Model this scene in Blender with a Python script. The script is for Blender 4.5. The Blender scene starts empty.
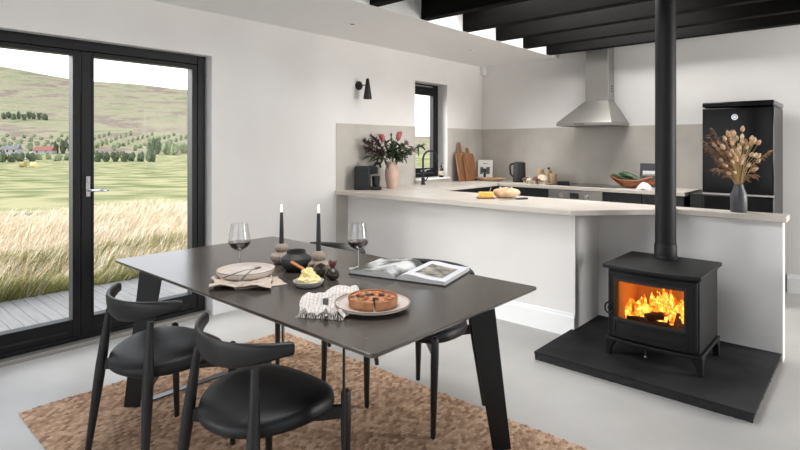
SKY, P_FILL_REAR, P_FILL_KIT, P_FILL_ROOF, P_FILL_ROOFK, P_SUN, P_SPOT, EXPO = 2.2, 1600, 210, 40, 115, 7.5, 6, 0.10
import bpy, bmesh, math, random
import numpy as np
from mathutils import Vector, Matrix, noise

random.seed(7)
rng = np.random.default_rng(7)
PI = math.pi
scene = bpy.context.scene
COL = scene.collection


# ---------------------------------------------------------------- materials
def lin(c):
    c = c / 255.0
    return c / 12.92 if c <= 0.04045 else ((c + 0.055) / 1.055) ** 2.4


def rgb(r, g, b):
    return (lin(r), lin(g), lin(b), 1.0)


def M(name, col, rough=0.5, metal=0.0, col2=None, scale=8.0, detail=4.0, stretch=None,
      bump=0.0, bscale=40.0, spec=0.5, lo=0.35, hi=0.65, emis=None, coat=0.0, sheen=0.0):
    """Principled material; col -> col2 mixed by object-space noise, with an optional noise bump."""
    m = bpy.data.materials.new(name)
    m.use_nodes = True
    nt = m.node_tree
    b = nt.nodes['Principled BSDF']
    b.inputs['Base Color'].default_value = rgb(*col)
    b.inputs['Roughness'].default_value = rough
    b.inputs['Metallic'].default_value = metal
    b.inputs['Specular IOR Level'].default_value = spec
    b.inputs['Coat Weight'].default_value = coat
    b.inputs['Sheen Weight'].default_value = sheen
    tc = None
    if col2 is not None or bump:
        tc = nt.nodes.new('ShaderNodeTexCoord')
        mp = nt.nodes.new('ShaderNodeMapping')
        nt.links.new(tc.outputs['Object'], mp.inputs['Vector'])
        if stretch:
            mp.inputs['Scale'].default_value = stretch
    if col2 is not None:
        n = nt.nodes.new('ShaderNodeTexNoise')
        n.inputs['Scale'].default_value = scale
        n.inputs['Detail'].default_value = detail
        nt.links.new(mp.outputs['Vector'], n.inputs['Vector'])
        r = nt.nodes.new('ShaderNodeValToRGB')
        r.color_ramp.elements[0].position = lo
        r.color_ramp.elements[0].color = rgb(*col)
        r.color_ramp.elements[1].position = hi
        r.color_ramp.elements[1].color = rgb(*col2)
        nt.links.new(n.outputs['Fac'], r.inputs['Fac'])
        nt.links.new(r.outputs['Color'], b.inputs['Base Color'])
    if bump:
        n2 = nt.nodes.new('ShaderNodeTexNoise')
        n2.inputs['Scale'].default_value = bscale
        n2.inputs['Detail'].default_value = 5
        nt.links.new(mp.outputs['Vector'], n2.inputs['Vector'])
        bp = nt.nodes.new('ShaderNodeBump')
        bp.inputs['Strength'].default_value = bump
        bp.inputs['Distance'].default_value = 0.01
        nt.links.new(n2.outputs['Fac'], bp.inputs['Height'])
        nt.links.new(bp.outputs['Normal'], b.inputs['Normal'])
    if emis:
        b.inputs['Emission Color'].default_value = rgb(*emis[0])
        b.inputs['Emission Strength'].default_value = emis[1]
    return m


def thin_glass(name, tint=(1, 1, 1), rough=0.0, ior=1.45, gain=1.0):
    m = bpy.data.materials.new(name)
    m.use_nodes = True
    nt = m.node_tree
    nt.nodes.clear()
    out = nt.nodes.new('ShaderNodeOutputMaterial')
    mix = nt.nodes.new('ShaderNodeMixShader')
    tr = nt.nodes.new('ShaderNodeBsdfTransparent')
    tr.inputs['Color'].default_value = (*tint, 1)
    gl = nt.nodes.new('ShaderNodeBsdfGlossy')
    gl.inputs['Roughness'].default_value = rough
    lw = nt.nodes.new('ShaderNodeLayerWeight')      # facing term, the same on both sides of the pane
    lw.inputs['Blend'].default_value = 0.5
    pw = nt.nodes.new('ShaderNodeMath')
    pw.operation = 'POWER'
    pw.inputs[1].default_value = 5.0
    f0 = ((ior - 1) / (ior + 1)) ** 2
    mul = nt.nodes.new('ShaderNodeMath')
    mul.operation = 'MULTIPLY_ADD'
    mul.use_clamp = True
    mul.inputs[1].default_value = gain * (1 - f0)
    mul.inputs[2].default_value = gain * f0
    nt.links.new(lw.outputs['Facing'], pw.inputs[0])
    nt.links.new(pw.outputs[0], mul.inputs[0])
    nt.links.new(mul.outputs[0], mix.inputs[0])
    nt.links.new(tr.outputs[0], mix.inputs[1])
    nt.links.new(gl.outputs[0], mix.inputs[2])
    nt.links.new(mix.outputs[0], out.inputs[0])
    return m


def emission(name, col, strength):
    m = bpy.data.materials.new(name)
    m.use_nodes = True
    nt = m.node_tree
    nt.nodes.clear()
    out = nt.nodes.new('ShaderNodeOutputMaterial')
    e = nt.nodes.new('ShaderNodeEmission')
    e.inputs['Color'].default_value = (*col, 1)
    e.inputs['Strength'].default_value = strength
    nt.links.new(e.outputs[0], out.inputs[0])
    return m


# ---------------------------------------------------------------- mesh builder
class MB:
    def __init__(self):
        self.bm = bmesh.new()
        self.mi = 0

    def _f(self, vs, smooth=True):
        try:
            f = self.bm.faces.new(vs)
            f.material_index = self.mi
            f.smooth = smooth
            return f
        except ValueError:
            return None

    def box(self, x0, x1, y0, y1, z0, z1, nx=1):
        xs = [x0 + (x1 - x0) * i / nx for i in range(nx + 1)]
        ring = []
        for x in xs:
            ring.append([self.bm.verts.new((x, y, z)) for y, z in ((y0, z0), (y1, z0), (y1, z1), (y0, z1))])
        for a, b in zip(ring, ring[1:]):
            for i in range(4):
                j = (i + 1) % 4
                self._f((a[i], a[j], b[j], b[i]))
        self._f(ring[0][::-1])
        self._f(ring[-1])
        return self

    def obox(self, c, ax, ay, az):
        """box about centre c with half-axis vectors"""
        c = Vector(c); ax = Vector(ax); ay = Vector(ay); az = Vector(az)
        v = {}
        for i in (-1, 1):
            for j in (-1, 1):
                for k in (-1, 1):
                    v[i, j, k] = self.bm.verts.new(c + ax * i + ay * j + az * k)
        for q in (((-1,-1,-1),(-1,-1,1),(-1,1,1),(-1,1,-1)), ((1,-1,-1),(1,1,-1),(1,1,1),(1,-1,1)),
                  ((-1,-1,-1),(1,-1,-1),(1,-1,1),(-1,-1,1)), ((-1,1,-1),(-1,1,1),(1,1,1),(1,1,-1)),
                  ((-1,-1,-1),(-1,1,-1),(1,1,-1),(1,-1,-1)), ((-1,-1,1),(1,-1,1),(1,1,1),(-1,1,1))):
            self._f([v[p] for p in q])
        return self

    def prism(self, poly, z0, z1, inset_bottom=0.0, poly0=None):
        """polygon extruded in z; the lower ring may be pulled in (undercut edge)"""
        n = len(poly)
        cx = sum(p[0] for p in poly) / n
        cy = sum(p[1] for p in poly) / n
        low = poly0 or poly
        if inset_bottom:
            low = [(x + (inset_bottom if x < cx else -inset_bottom), y + (inset_bottom if y < cy else -inset_bottom)) for x, y in poly]
        a = [self.bm.verts.new((x, y, z0)) for x, y in low]
        b = [self.bm.verts.new((x, y, z1)) for x, y in poly]
        for i in range(n):
            j = (i + 1) % n
            self._f((a[i], a[j], b[j], b[i]))
        self._f(a[::-1])
        self._f(b)
        return self

    def tube(self, pts, radii, seg=12, cap=True, flat=1.0, up=None, round_end=False):
        pts = [Vector(p) for p in pts]
        if not isinstance(radii, (list, tuple)):
            radii = [radii] * len(pts)
        radii = list(radii)
        if round_end:      # round off both ends with two shrinking rings
            for end in (0, -1):
                d = (pts[end] - pts[1 if end == 0 else -2]).normalized()
                r = radii[end]
                p1 = pts[end] + d * r * 0.55
                p2 = pts[end] + d * r * 0.9
                if end == 0:
                    pts = [p2, p1] + pts
                    radii = [r * 0.35, r * 0.8] + radii
                else:
                    pts = pts + [p1, p2]
                    radii = radii + [r * 0.8, r * 0.35]
        n = len(pts)
        t0 = (pts[1] - pts[0]).normalized()
        u = Vector(up) if up else (Vector((0, 0, 1)) if abs(t0.z) < 0.9 else Vector((1, 0, 0)))
        u = (u - t0 * u.dot(t0)).normalized()
        rings = []
        for i in range(n):
            t = (pts[min(i + 1, n - 1)] - pts[max(i - 1, 0)]).normalized()
            u = (u - t * u.dot(t))
            if u.length < 1e-6:
                u = t.orthogonal()
            u.normalize()
            w = t.cross(u)
            rings.append([self.bm.verts.new(pts[i] + (u * math.cos(2 * PI * k / seg) + w * math.sin(2 * PI * k / seg) * flat) * radii[i]) for k in range(seg)])
        for a, b in zip(rings, rings[1:]):
            for k in range(seg):
                j = (k + 1) % seg
                self._f((a[k], a[j], b[j], b[k]))
        if cap:
            self._f(rings[0][::-1])
            self._f(rings[-1])
        return self

    def lathe(self, prof, c=(0, 0, 0), seg=32, a0=0.0, a1=2 * PI, rib=0.0, nrib=0, squash=(1, 1)):
        full = abs(a1 - a0 - 2 * PI) < 1e-6
        ns = seg if full else seg + 1
        rings = []
        for r, z in prof:
            if r < 1e-6:
                rings.append([self.bm.verts.new((c[0], c[1], c[2] + z))])
            else:
                ring = []
                for k in range(ns):
                    a = a0 + (a1 - a0) * k / seg
                    rr = r * (1 + rib * math.cos(nrib * a)) if rib else r
                    ring.append(self.bm.verts.new((c[0] + rr * math.cos(a) * squash[0], c[1] + rr * math.sin(a) * squash[1], c[2] + z)))
                rings.append(ring)
        for a, b in zip(rings, rings[1:]):
            m = ns if full else ns - 1
            for k in range(m):
                j = (k + 1) % ns
                if len(a) == 1 and len(b) == 1:
                    continue
                if len(a) == 1:
                    self._f((a[0], b[j], b[k]))
                elif len(b) == 1:
                    self._f((a[k], a[j], b[0]))
                else:
                    self._f((a[k], a[j], b[j], b[k]))
        return self

    def ball(self, c, r, u=16, v=10, amp=0.0, freq=3.0, seed=0.0):
        rx, ry, rz = r if isinstance(r, (tuple, list)) else (r, r, r)
        rings = []
        for i in range(v + 1):
            th = PI * i / v
            if i in (0, v):
                pts = [(0, 0, math.cos(th))]
            else:
                pts = [(math.sin(th) * math.cos(2 * PI * k / u), math.sin(th) * math.sin(2 * PI * k / u), math.cos(th)) for k in range(u)]
            ring = []
            for p in pts:
                s = 1.0
                if amp:
                    s += amp * noise.noise(Vector((p[0] * freq + seed, p[1] * freq + seed * 1.7, p[2] * freq)))
                ring.append(self.bm.verts.new((c[0] + p[0] * rx * s, c[1] + p[1] * ry * s, c[2] + p[2] * rz * s)))
            rings.append(ring)
        for a, b in zip(rings, rings[1:]):
            for k in range(u):
                j = (k + 1) % u
                if len(a) == 1:
                    self._f((a[0], b[k], b[j]))
                elif len(b) == 1:
                    self._f((a[j], a[k], b[0]))
                else:
                    self._f((a[j], a[k], b[k], b[j]))
        return self

    def grid(self, fn, nu, nv):
        vs = [[self.bm.verts.new(fn(i / nu, j / nv)) for j in range(nv + 1)] for i in range(nu + 1)]
        for i in range(nu):
            for j in range(nv):
                self._f((vs[i][j], vs[i + 1][j], vs[i + 1][j + 1], vs[i][j + 1]))
        return self

    def loops(self, rings, cap=True):
        """join closed rings of points into a skin"""
        R = [[self.bm.verts.new(p) for p in ring] for ring in rings]
        n = len(R[0])
        for a, b in zip(R, R[1:]):
            for k in range(n):
                j = (k + 1) % n
                self._f((a[k], a[j], b[j], b[k]))
        if cap:
            self._f(R[0][::-1])
            self._f(R[-1])
        return self

    def warp(self, fn):
        for v in self.bm.verts:
            v.co = Vector(fn(v.co))
        return self

    def build(self, name, mats, parent=None, bevel=0.0, segs=2, sharp=35, solid=0.0, subdiv=0, loc=None, rot=None):
        me = bpy.data.meshes.new(name)
        bmesh.ops.recalc_face_normals(self.bm, faces=self.bm.faces[:])
        self.bm.to_mesh(me)
        self.bm.free()
        o = bpy.data.objects.new(name, me)
        COL.objects.link(o)
        for m in (mats if isinstance(mats, (list, tuple)) else [mats]):
            me.materials.append(m)
        me.set_sharp_from_angle(angle=math.radians(sharp))
        if parent:
            o.parent = parent
        if loc:
            o.location = loc
        if rot:
            o.rotation_euler = rot
        if solid:
            s = o.modifiers.new('solid', 'SOLIDIFY')
            s.thickness = solid
            s.offset = 0
        if subdiv:
            s = o.modifiers.new('sub', 'SUBSURF')
            s.levels = s.render_levels = subdiv
        if bevel:
            b = o.modifiers.new('bevel', 'BEVEL')
            b.width = bevel
            b.segments = segs
            b.limit_method = 'ANGLE'
            b.angle_limit = math.radians(40)
        return o


def tag(o, label, cat, group=None, kind=None):
    o['label'] = label
    o['category'] = cat
    if group:
        o['group'] = group
    if kind:
        o['kind'] = kind
    return o


def thing(name, label, cat, loc=(0, 0, 0), rz=0.0, group=None):
    o = bpy.data.objects.new(name, None)
    o.empty_display_size = 0.05
    COL.objects.link(o)
    o.location = loc
    o.rotation_euler = (0, 0, rz)
    return tag(o, label, cat, group)


def struct(o, label, cat='room'):
    return tag(o, label, cat, kind='structure')


def copy_tree(root, loc, rz=0.0, label=None):
    r = root.copy()
    COL.objects.link(r)
    r.location = loc
    r.rotation_euler = (0, 0, rz)
    if label:
        r['label'] = label
    for ch in list(root.children):
        c = ch.copy()
        COL.objects.link(c)
        c.parent = r
        for g in list(ch.children):
            d = g.copy()
            COL.objects.link(d)
            d.parent = c
    return r


def smooth(t):
    t = max(0.0, min(1.0, t))
    return t * t * (3 - 2 * t)


def lerp_list(x, xs, ys):
    return float(np.interp(x, xs, ys))
# ---------------------------------------------------------------- camera
HCAM = 1.40
YAW = math.radians(41.874)
cam_d = bpy.data.cameras.new('camera')
cam = bpy.data.objects.new('camera', cam_d)
COL.objects.link(cam)
cam.location = (0, 0, HCAM)
cam.rotation_euler = (PI / 2, 0, YAW)
cam_d.sensor_fit = 'HORIZONTAL'
cam_d.sensor_width = 36.0
cam_d.lens = 36.0 * 531.0 / 800.0
cam_d.shift_y = -(225.0 - 147.0) / 800.0
cam_d.clip_start = 0.05
cam_d.clip_end = 4000
scene.camera = cam

# ---------------------------------------------------------------- materials
m_wall = M('white plaster paint', (221, 219, 217), 0.85, col2=(214, 211, 208), scale=1.3, bump=0.05, bscale=18)
m_ceil = M('ceiling paint', (228, 227, 225), 0.9)
m_white = M('white gloss trim paint', (232, 232, 232), 0.45)
m_splash = M('taupe microcement', (168, 163, 155), 0.6, col2=(186, 181, 174), scale=2.2, detail=7, bump=0.04, bscale=9)
m_floor = M('polished concrete', (166, 164, 161), 0.42, col2=(186, 184, 181), scale=1.1, detail=8, bump=0.02, bscale=5, spec=0.4)
m_black_beam = M('black stained timber', (14, 13, 13), 0.85, col2=(18, 17, 16), scale=3, stretch=(0.6, 8, 8), bump=0.1, bscale=20, spec=0.1)
m_frame = M('anthracite aluminium', (19, 20, 22), 0.45, spec=0.22)
m_gasket = M('black gasket', (14, 14, 15), 0.6)
m_sill = M('grey threshold metal', (150, 147, 142), 0.4, metal=0.3)
m_chrome = M('polished chrome', (205, 205, 208), 0.12, metal=1.0)
m_pane = thin_glass('window glass', (0.985, 0.99, 0.99), gain=0.02)
m_blackmetal = M('matt black metal', (15, 15, 16), 0.45)
m_spot = M('dark downlight baffle', (60, 58, 55), 0.5)

XL, YB, XR, YR = -4.12, 6.335, 2.6, -2.6
ZC, ZT = 2.52, 2.80

# floor / ceilings
struct(MB().box(-4.37, 2.85, -2.85, 6.55, -0.12, 0.0).build('floor', m_floor), 'pale grey polished concrete floor', 'floor')
struct(MB().box(-4.37, -2.98, -2.85, 6.55, ZC, ZT + 0.1).build('ceiling', m_ceil), 'lower white ceiling along the glazed wall', 'ceiling')
RX0, RX1, RY0, RY1 = -2.5, -0.7, 0.5, 2.3
KX0, KX1, KY0, KY1 = -2.75, -1.25, 3.6, 6.1
struct(MB().box(-2.98, 2.85, -2.85, RY0, ZT, ZT + 0.1).box(-2.98, 2.85, RY1, KY0, ZT, ZT + 0.1).box(-2.98, 2.85, KY1, 6.55, ZT, ZT + 0.1).box(-2.98, KX0, KY0, KY1, ZT, ZT + 0.1).box(KX1, 2.85, KY0, KY1, ZT, ZT + 0.1).box(-2.98, RX0, RY0, RY1, ZT, ZT + 0.1).box(RX1, 2.85, RY0, RY1, ZT, ZT + 0.1).build('ceiling', m_black_beam), 'black boarded ceiling above the beams', 'ceiling')


def wall_x(name, x0, x1, y0, y1, z1, holes, label, mat=m_wall):
    """wall in the YZ plane with rectangular holes (ya, yb, za, zb), one mesh"""
    mb = MB()
    ys = sorted({y0, y1, *[h[0] for h in holes], *[h[1] for h in holes]})
    for a, b in zip(ys, ys[1:]):
        hs = sorted([h for h in holes if h[0] <= a and h[1] >= b], key=lambda h: h[2])
        z = 0.0
        for h in hs:
            if h[2] > z:
                mb.box(x0, x1, a, b, z, h[2])
            z = h[3]
        if z < z1:
            mb.box(x0, x1, a, b, z, z1)
    bmesh.ops.remove_doubles(mb.bm, verts=mb.bm.verts[:], dist=1e-5)
    return struct(mb.build(name, mat), label, 'wall')


def wall_y(name, y0, y1, x0, x1, z1, holes, label, mat=m_wall):
    mb = MB()
    xs = sorted({x0, x1, *[h[0] for h in holes], *[h[1] for h in holes]})
    for a, b in zip(xs, xs[1:]):
        hs = sorted([h for h in holes if h[0] <= a and h[1] >= b], key=lambda h: h[2])
        z = 0.0
        for h in hs:
            if h[2] > z:
                mb.box(a, b, y0, y1, z, h[2])
            z = h[3]
        if z < z1:
            mb.box(a, b, y0, y1, z, z1)
    bmesh.ops.remove_doubles(mb.bm, verts=mb.bm.verts[:], dist=1e-5)
    return struct(mb.build(name, mat), label, 'wall')


DY0, DY1, DZ1 = 0.345, 2.249, 2.158     # glazed door opening
WY0, WY1, WZ0, WZ1 = 4.866, 5.51, 0.995, 2.20
wall_x('wall_left', -4.37, XL, -2.6, YB, ZC, [(DY0, DY1, 0.0, DZ1), (WY0, WY1, WZ0, WZ1)], 'white plastered wall with glazed door and kitchen window')
wall_y('wall_back', YB, YB + 0.25, -4.37, 2.85, ZT, [], 'white plastered kitchen end wall')
wall_y('wall_rear', YR - 0.25, YR, -4.37, 2.85, ZT, [(-4.0, 0.6, 0.0, 2.25)], 'white wall behind the camera with added glazing for fill light')
wall_x('wall_right', XR, XR + 0.25, -2.6, YB, ZT, [(-1.6, 2.4, 0.7, 2.25), (4.5, 6.1, 0.9, 2.25)], 'white wall on the right with windows added for light')


def glazing(name, label, axis, pos, a0, a1, z0, z1, n):
    root = thing(name, label, 'window')
    root['kind'] = 'structure'
    mb = MB()
    t = 0.06

    def bar(p0, p1, q0, q1):
        if axis == 'y':
            mb.box(p0, p1, pos - 0.04, pos + 0.04, q0, q1)
        else:
            mb.box(pos - 0.04, pos + 0.04, p0, p1, q0, q1)
    bar(a0, a1, z0, z0 + t)
    bar(a0, a1, z1 - t, z1)
    for i in range(n + 1):
        p = a0 + (a1 - a0 - t) * i / n
        bar(p, p + t, z0 + t, z1 - t)
    mb.build('window_frame', m_frame, root)
    g = MB()
    if axis == 'y':
        g.box(a0 + t, a1 - t, pos - 0.003, pos + 0.003, z0 + t, z1 - t)
    else:
        g.box(pos - 0.003, pos + 0.003, a0 + t, a1 - t, z0 + t, z1 - t)
    g.build('glass_pane', m_pane, root)


glazing('added_window_2', 'added wide glazed opening behind the camera for fill light', 'y', YR - 0.12, -4.0, 0.6, 0.0, 2.25, 4)  # unseen glazing, made up to carry the rear fill light
glazing('added_window_4', 'added kitchen end window in the right hand wall for fill light', 'x', XR + 0.12, 4.5, 6.1, 0.9, 2.25, 2)  # unseen window, made up for the kitchen fill lamp
glazing('added_window_3', 'added wide window in the right hand wall for more light', 'x', XR + 0.12, -1.6, 2.4, 0.7, 2.25, 3)  # unseen window, added to let more sky light in

for nm, lab, (ra, rb, rc, rd) in (('added_rooflight_5', 'added rooflight in the dark ceiling for light on the dining end', (RX0, RX1, RY0, RY1)), ('added_rooflight_6', 'added long rooflight above the kitchen beams for fill light', (KX0, KX1, KY0, KY1))):  # both rooflights are unseen, added to light the room from above
    rl = thing(nm, lab, 'window')
    rl['kind'] = 'structure'
    t_ = 0.05
    MB().box(ra, rb, rc, rc + t_, ZT + .001, ZT + .12).box(ra, rb, rd - t_, rd, ZT + .001, ZT + .12).box(ra, ra + t_, rc + t_, rd - t_, ZT + .001, ZT + .12).box(rb - t_, rb, rc + t_, rd - t_, ZT + .001, ZT + .12).build('window_frame', m_frame, rl)
    MB().box(ra + t_, rb - t_, rc + t_, rd - t_, ZT + .05, ZT + .056).build('glass_pane', m_pane, rl)

# ---- glazed double door in the left wall
door = thing('door_1', 'black framed glazed double door to the deck', 'door')
door['kind'] = 'structure'
FX0, FX1 = -4.30, -4.20
f = MB()
f.box(FX0, FX1, DY0, DY0 + 0.065, 0.03, 2.155)
f.box(FX0, FX1, DY1 - 0.085, DY1 - 0.020, 0.03, 2.155)
f.box(FX0, FX1, DY0 + 0.065, DY1 - 0.085, 2.085, 2.155)
f.box(FX0, FX1, DY0 + 0.065, DY1 - 0.085, 0.03, 0.06)
f.build('door_frame', m_frame, door, bevel=0.004)
MB().box(-4.36, -4.135, DY0, DY1, -0.01, 0.03).build('threshold', m_sill, door, bevel=0.003)


def leaf(y0, y1, g0, g1):
    root = MB()
    x0, x1 = -4.285, -4.205
    root.box(x0, x1, y0, g0, 0.062, 2.083)
    root.box(x0, x1, g1, y1, 0.062, 2.083)
    root.box(x0, x1, g0, g1, 2.050, 2.083)
    root.box(x0, x1, g0, g1, 0.062, 0.187)
    lf = root.build('door_leaf', m_frame, door, bevel=0.003)
    MB().box(-4.25, -4.244, g0 - 0.01, g1 + 0.01, 0.18, 2.055).build('glass_pane', m_pane, lf)
    gk = MB()
    gk.box(x1, x1 + 0.004, g0 + 0.03, g1 - 0.03, 0.098, 0.113)
    gk.build('bottom_rail_groove', m_gasket, lf)
    b = MB()
    for a, bb in ((g0 - 0.012, g0), (g1, g1 + 0.012)):
        b.box(x1, x1 + 0.006, a, bb, 0.187, 2.05)
    b.box(x1, x1 + 0.006, g0 - 0.012, g1 + 0.012, 0.175, 0.187)
    b.box(x1, x1 + 0.006, g0 - 0.012, g1 + 0.012, 2.05, 2.062)
    b.build('glazing_bead', m_frame, lf)
    return lf


leaf(0.412, 1.290, 0.49, 1.242)
lf = leaf(1.300, 2.162, 1.378, 2.116)
h = MB()
h.box(-4.205, -4.192, 1.325, 1.353, 1.045, 1.19)
h.tube([(-4.195, 1.339, 1.09), (-4.16, 1.339, 1.09), (-4.155, 1.35, 1.09), (-4.155, 1.46, 1.086)], [0.010, 0.010, 0.010, 0.008], 10, round_end=True)
h.tube([(-4.195, 1.339, 1.155), (-4.185, 1.339, 1.155)], 0.012, 14)
h.build('door_handle', m_chrome, lf, bevel=0.002)
for yy, zz in ((0.40, 1.8), (0.40, 0.4)):
    MB().tube([(-4.20, yy, zz), (-4.20, yy, zz + 0.1)], 0.01, 10).build('hinge', m_frame, door)

# ---- kitchen window
win = thing('window_1', 'narrow dark framed kitchen window above the sink worktop', 'window')
win['kind'] = 'structure'
wx0, wx1 = -4.33, -4.27
f = MB()
f.box(wx0, wx1, WY0, WY0 + 0.07, WZ0, WZ1)
f.box(wx0, wx1, WY1 - 0.06, WY1, WZ0, WZ1)
f.box(wx0, wx1, WY0 + 0.07, WY1 - 0.06, WZ0, WZ0 + 0.07)
f.box(wx0, wx1, WY0 + 0.07, WY1 - 0.06, WZ1 - 0.07, WZ1)
f.build('window_frame', m_frame, win, bevel=0.004)
s = MB()
a0, a1, b0, b1 = WY0 + 0.075, WY1 - 0.065, WZ0 + 0.075, WZ1 - 0.075
sx0, sx1 = -4.31, -4.25
s.box(sx0, sx1, a0, a0 + 0.06, b0, b1)
s.box(sx0, sx1, a1 - 0.06, a1, b0, b1)
s.box(sx0, sx1, a0 + 0.06, a1 - 0.06, b0, b0 + 0.065)
s.box(sx0, sx1, a0 + 0.06, a1 - 0.06, b1 - 0.065, b1)
sash = s.build('window_sash', m_frame, win, bevel=0.004)
MB().box(-4.285, -4.28, a0 + 0.05, a1 - 0.05, b0 + 0.05, b1 - 0.05).build('glass_pane', m_pane, sash)
MB().box(-4.25, -4.235, 5.10, 5.22, b0 + 0.02, b0 + 0.045).tube([(-4.235, 5.16, b0 + .033), (-4.21, 5.16, b0 + .033), (-4.205, 5.26, b0 + .05)], 0.008, 8).build('window_handle', m_chrome, sash)
MB().box(wx1 - 0.01, wx1 + 0.004, WY0 + 0.12, WY1 - 0.12, WZ1 - 0.035, WZ1 - 0.022).build('trickle_vent', m_sill, win)
MB().box(-4.27, -4.085, WY0 - 0.02, WY1 + 0.02, WZ0, WZ0 + 0.022).build('window_sill', m_white, win, bevel=0.004)

# ---- splashback bands (thin microcement facing with a step at its edge)
sp = MB()
t = 0.006
for (a, b, z0, z1) in ((3.612, WY0, 0.0, 1.645), (WY1, YB, 0.0, 1.645), (WY0, WY1, 0.0, WZ0)):
    sp.box(XL, XL + t, a, b, z0, z1)
struct(sp.build('trim_1', m_splash), 'taupe microcement splashback on the window wall', 'splashback')
struct(MB().box(XL + t, -0.80, YB - t, YB, 0.0, 1.645).build('trim_2', m_splash), 'taupe microcement splashback behind the cooker', 'splashback')

# ---- baseboards
def board(name, label, poly):
    """moulded skirting following a line of (x, y) at the wall with the room on its left side"""
    mb = MB()
    (xa, ya), (xb, yb) = poly
    d = Vector((xb - xa, yb - ya, 0)).normalized()
    nrm = Vector((-d.y, d.x, 0))
    prof = [(0.0, 0.0), (0.018, 0.0), (0.018, 0.14), (0.011, 0.15), (0.009, 0.165), (0.0, 0.170)]
    rings = []
    for (x, y) in poly:
        rings.append([(x + nrm.x * p, y + nrm.y * p, z) for p, z in prof])
    mb.loops(rings)
    return struct(mb.build(name, m_white, sharp=20), label, 'baseboard')


PX1, PY0, NY0, NY1, BX1 = -1.65, 3.773, 4.22, 4.33, -0.45
board('baseboard_left', 'white skirting board beside the glazed door', ((XL, PY0), (XL, DY1)))
board('baseboard_left', 'white skirting board left of the glazed door', ((XL, DY0), (XL, YR)))
board('baseboard_peninsula', 'white skirting board under the breakfast bar', ((PX1, PY0), (XL + 0.02, PY0)))
board('baseboard_back', 'white skirting board right of the fridge', ((XR, YB), (-0.64, YB)))
board('baseboard_right', 'white skirting on the right wall', ((XR, YR), (XR, YB)))

# ---- low peninsula wall with the stove niche
pw = MB()
pw.prism([(XL, PY0), (PX1, PY0), (PX1, NY0), (BX1, NY0), (BX1, NY1), (PX1, NY1), (XL, NY1)], 0.0, 0.914)
struct(pw.build('wall_peninsula', m_wall), 'low white wall under the breakfast bar with stove recess', 'wall')

# ---- black beams
ords = {5.98: 'black ceiling beam nearest the kitchen end wall', 5.41: 'second black ceiling beam from the kitchen end wall',
        4.83: 'third black ceiling beam from the kitchen end wall', 4.23: 'fourth black ceiling beam from the kitchen end wall',
        3.60: 'fifth black ceiling beam from the kitchen end wall', 2.96: 'sixth black ceiling beam from the kitchen end wall, at the top edge'}
for y, lab in ords.items():
    b = MB().box(-2.978, XR, y, y + 0.095, ZC + 0.002, ZT).build('ceiling_beam', m_black_beam, bevel=0.004)
    tag(b, lab, 'beam', 'black beams across the kitchen ceiling', 'structure')

# ---- recessed spots in the white ceiling
for (x, y, lab) in ((-3.505, 5.13, 'small recessed ceiling spotlight nearer the kitchen corner'), (-3.55, 3.31, 'small recessed ceiling spotlight above the dining end'), (-3.55, 1.49, 'added recessed ceiling spotlight out of view above the glazed door')):  # third spot is added out of view to brighten the table
    r = thing('recessed_spotlight', lab, 'ceiling light', (x, y, ZC), 0, 'spotlights in the white ceiling')
    MB().lathe([(0.026, -0.0005), (0.026, -0.004), (0.042, -0.004), (0.042, -0.0005)], seg=28).build('trim_ring', m_white, r)
    MB().lathe([(0.0, -0.0015), (0.026, -0.0015)], seg=28).build('lamp_face', m_spot, r)

# small boxed pipe casing in the corner
struct(MB().box(-4.12, -4.06, YB - 0.07, YB - 0.001, 2.40, ZC).build('trim_3', m_wall), 'small boxed casing high in the kitchen corner', 'trim')
# ================================================================= kitchen
ZB = 0.955                       # bar and worktop height
m_top = M('pale microcement worktop', (186, 178, 168), 0.42, col2=(197, 190, 181), scale=3, detail=6, spec=0.4)
m_navy = M('blue black cabinet paint', (20, 23, 29), 0.5)
m_steel = M('brushed steel', (162, 159, 154), 0.36, metal=0.92)
m_steel_d = M('dull steel', (130, 127, 122), 0.4, metal=1.0)
m_hobglass = M('black hob glass', (30, 31, 32), 0.12, spec=0.6)
m_fridge = M('gloss black enamel', (6, 6, 7), 0.16, spec=0.22)
m_fridge_side = M('grey black enamel side', (38, 37, 38), 0.4)
m_walnut = M('walnut wood', (112, 74, 48), 0.5, col2=(142, 99, 66), scale=6, stretch=(6, 6, 0.6))
m_maple = M('pale maple strip', (203, 167, 123), 0.5)
m_pale_wood = M('pale turned wood', (186, 160, 130), 0.55, col2=(170, 142, 112), scale=10)
m_paper = M('white paper', (236, 234, 230), 0.7)
m_ink = M('dark print', (50, 52, 50), 0.7)
m_leaf = M('dark leaf', (44, 56, 38), 0.6, col2=(78, 90, 60), scale=25)
m_plastic = M('satin black plastic', (12, 12, 13), 0.3)
m_plastic_m = M('matt black plastic', (16, 17, 19), 0.5)

bar = MB().prism([(XL + 0.001, 3.600), (-1.595, 3.576), (-1.06, 4.165), (-0.425, 4.165), (-0.425, 4.34), (-1.60, 4.34), (XL + 0.001, 4.34)], 0.915, ZB)
tag(bar.build('breakfast_bar_top', m_top, bevel=0.004), 'long pale worktop on the low white wall, angled in beside the stove recess', 'worktop')
wt = MB().prism([(XL + 0.007, 4.345), (-3.49, 4.345), (-3.49, 5.70), (-1.385, 5.70), (-1.385, 6.328), (XL + 0.007, 6.328)], 0.918, ZB)
tag(wt.build('kitchen_worktop', m_top, bevel=0.003), 'L shaped pale worktop around the sink and cooker walls', 'worktop')


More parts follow.
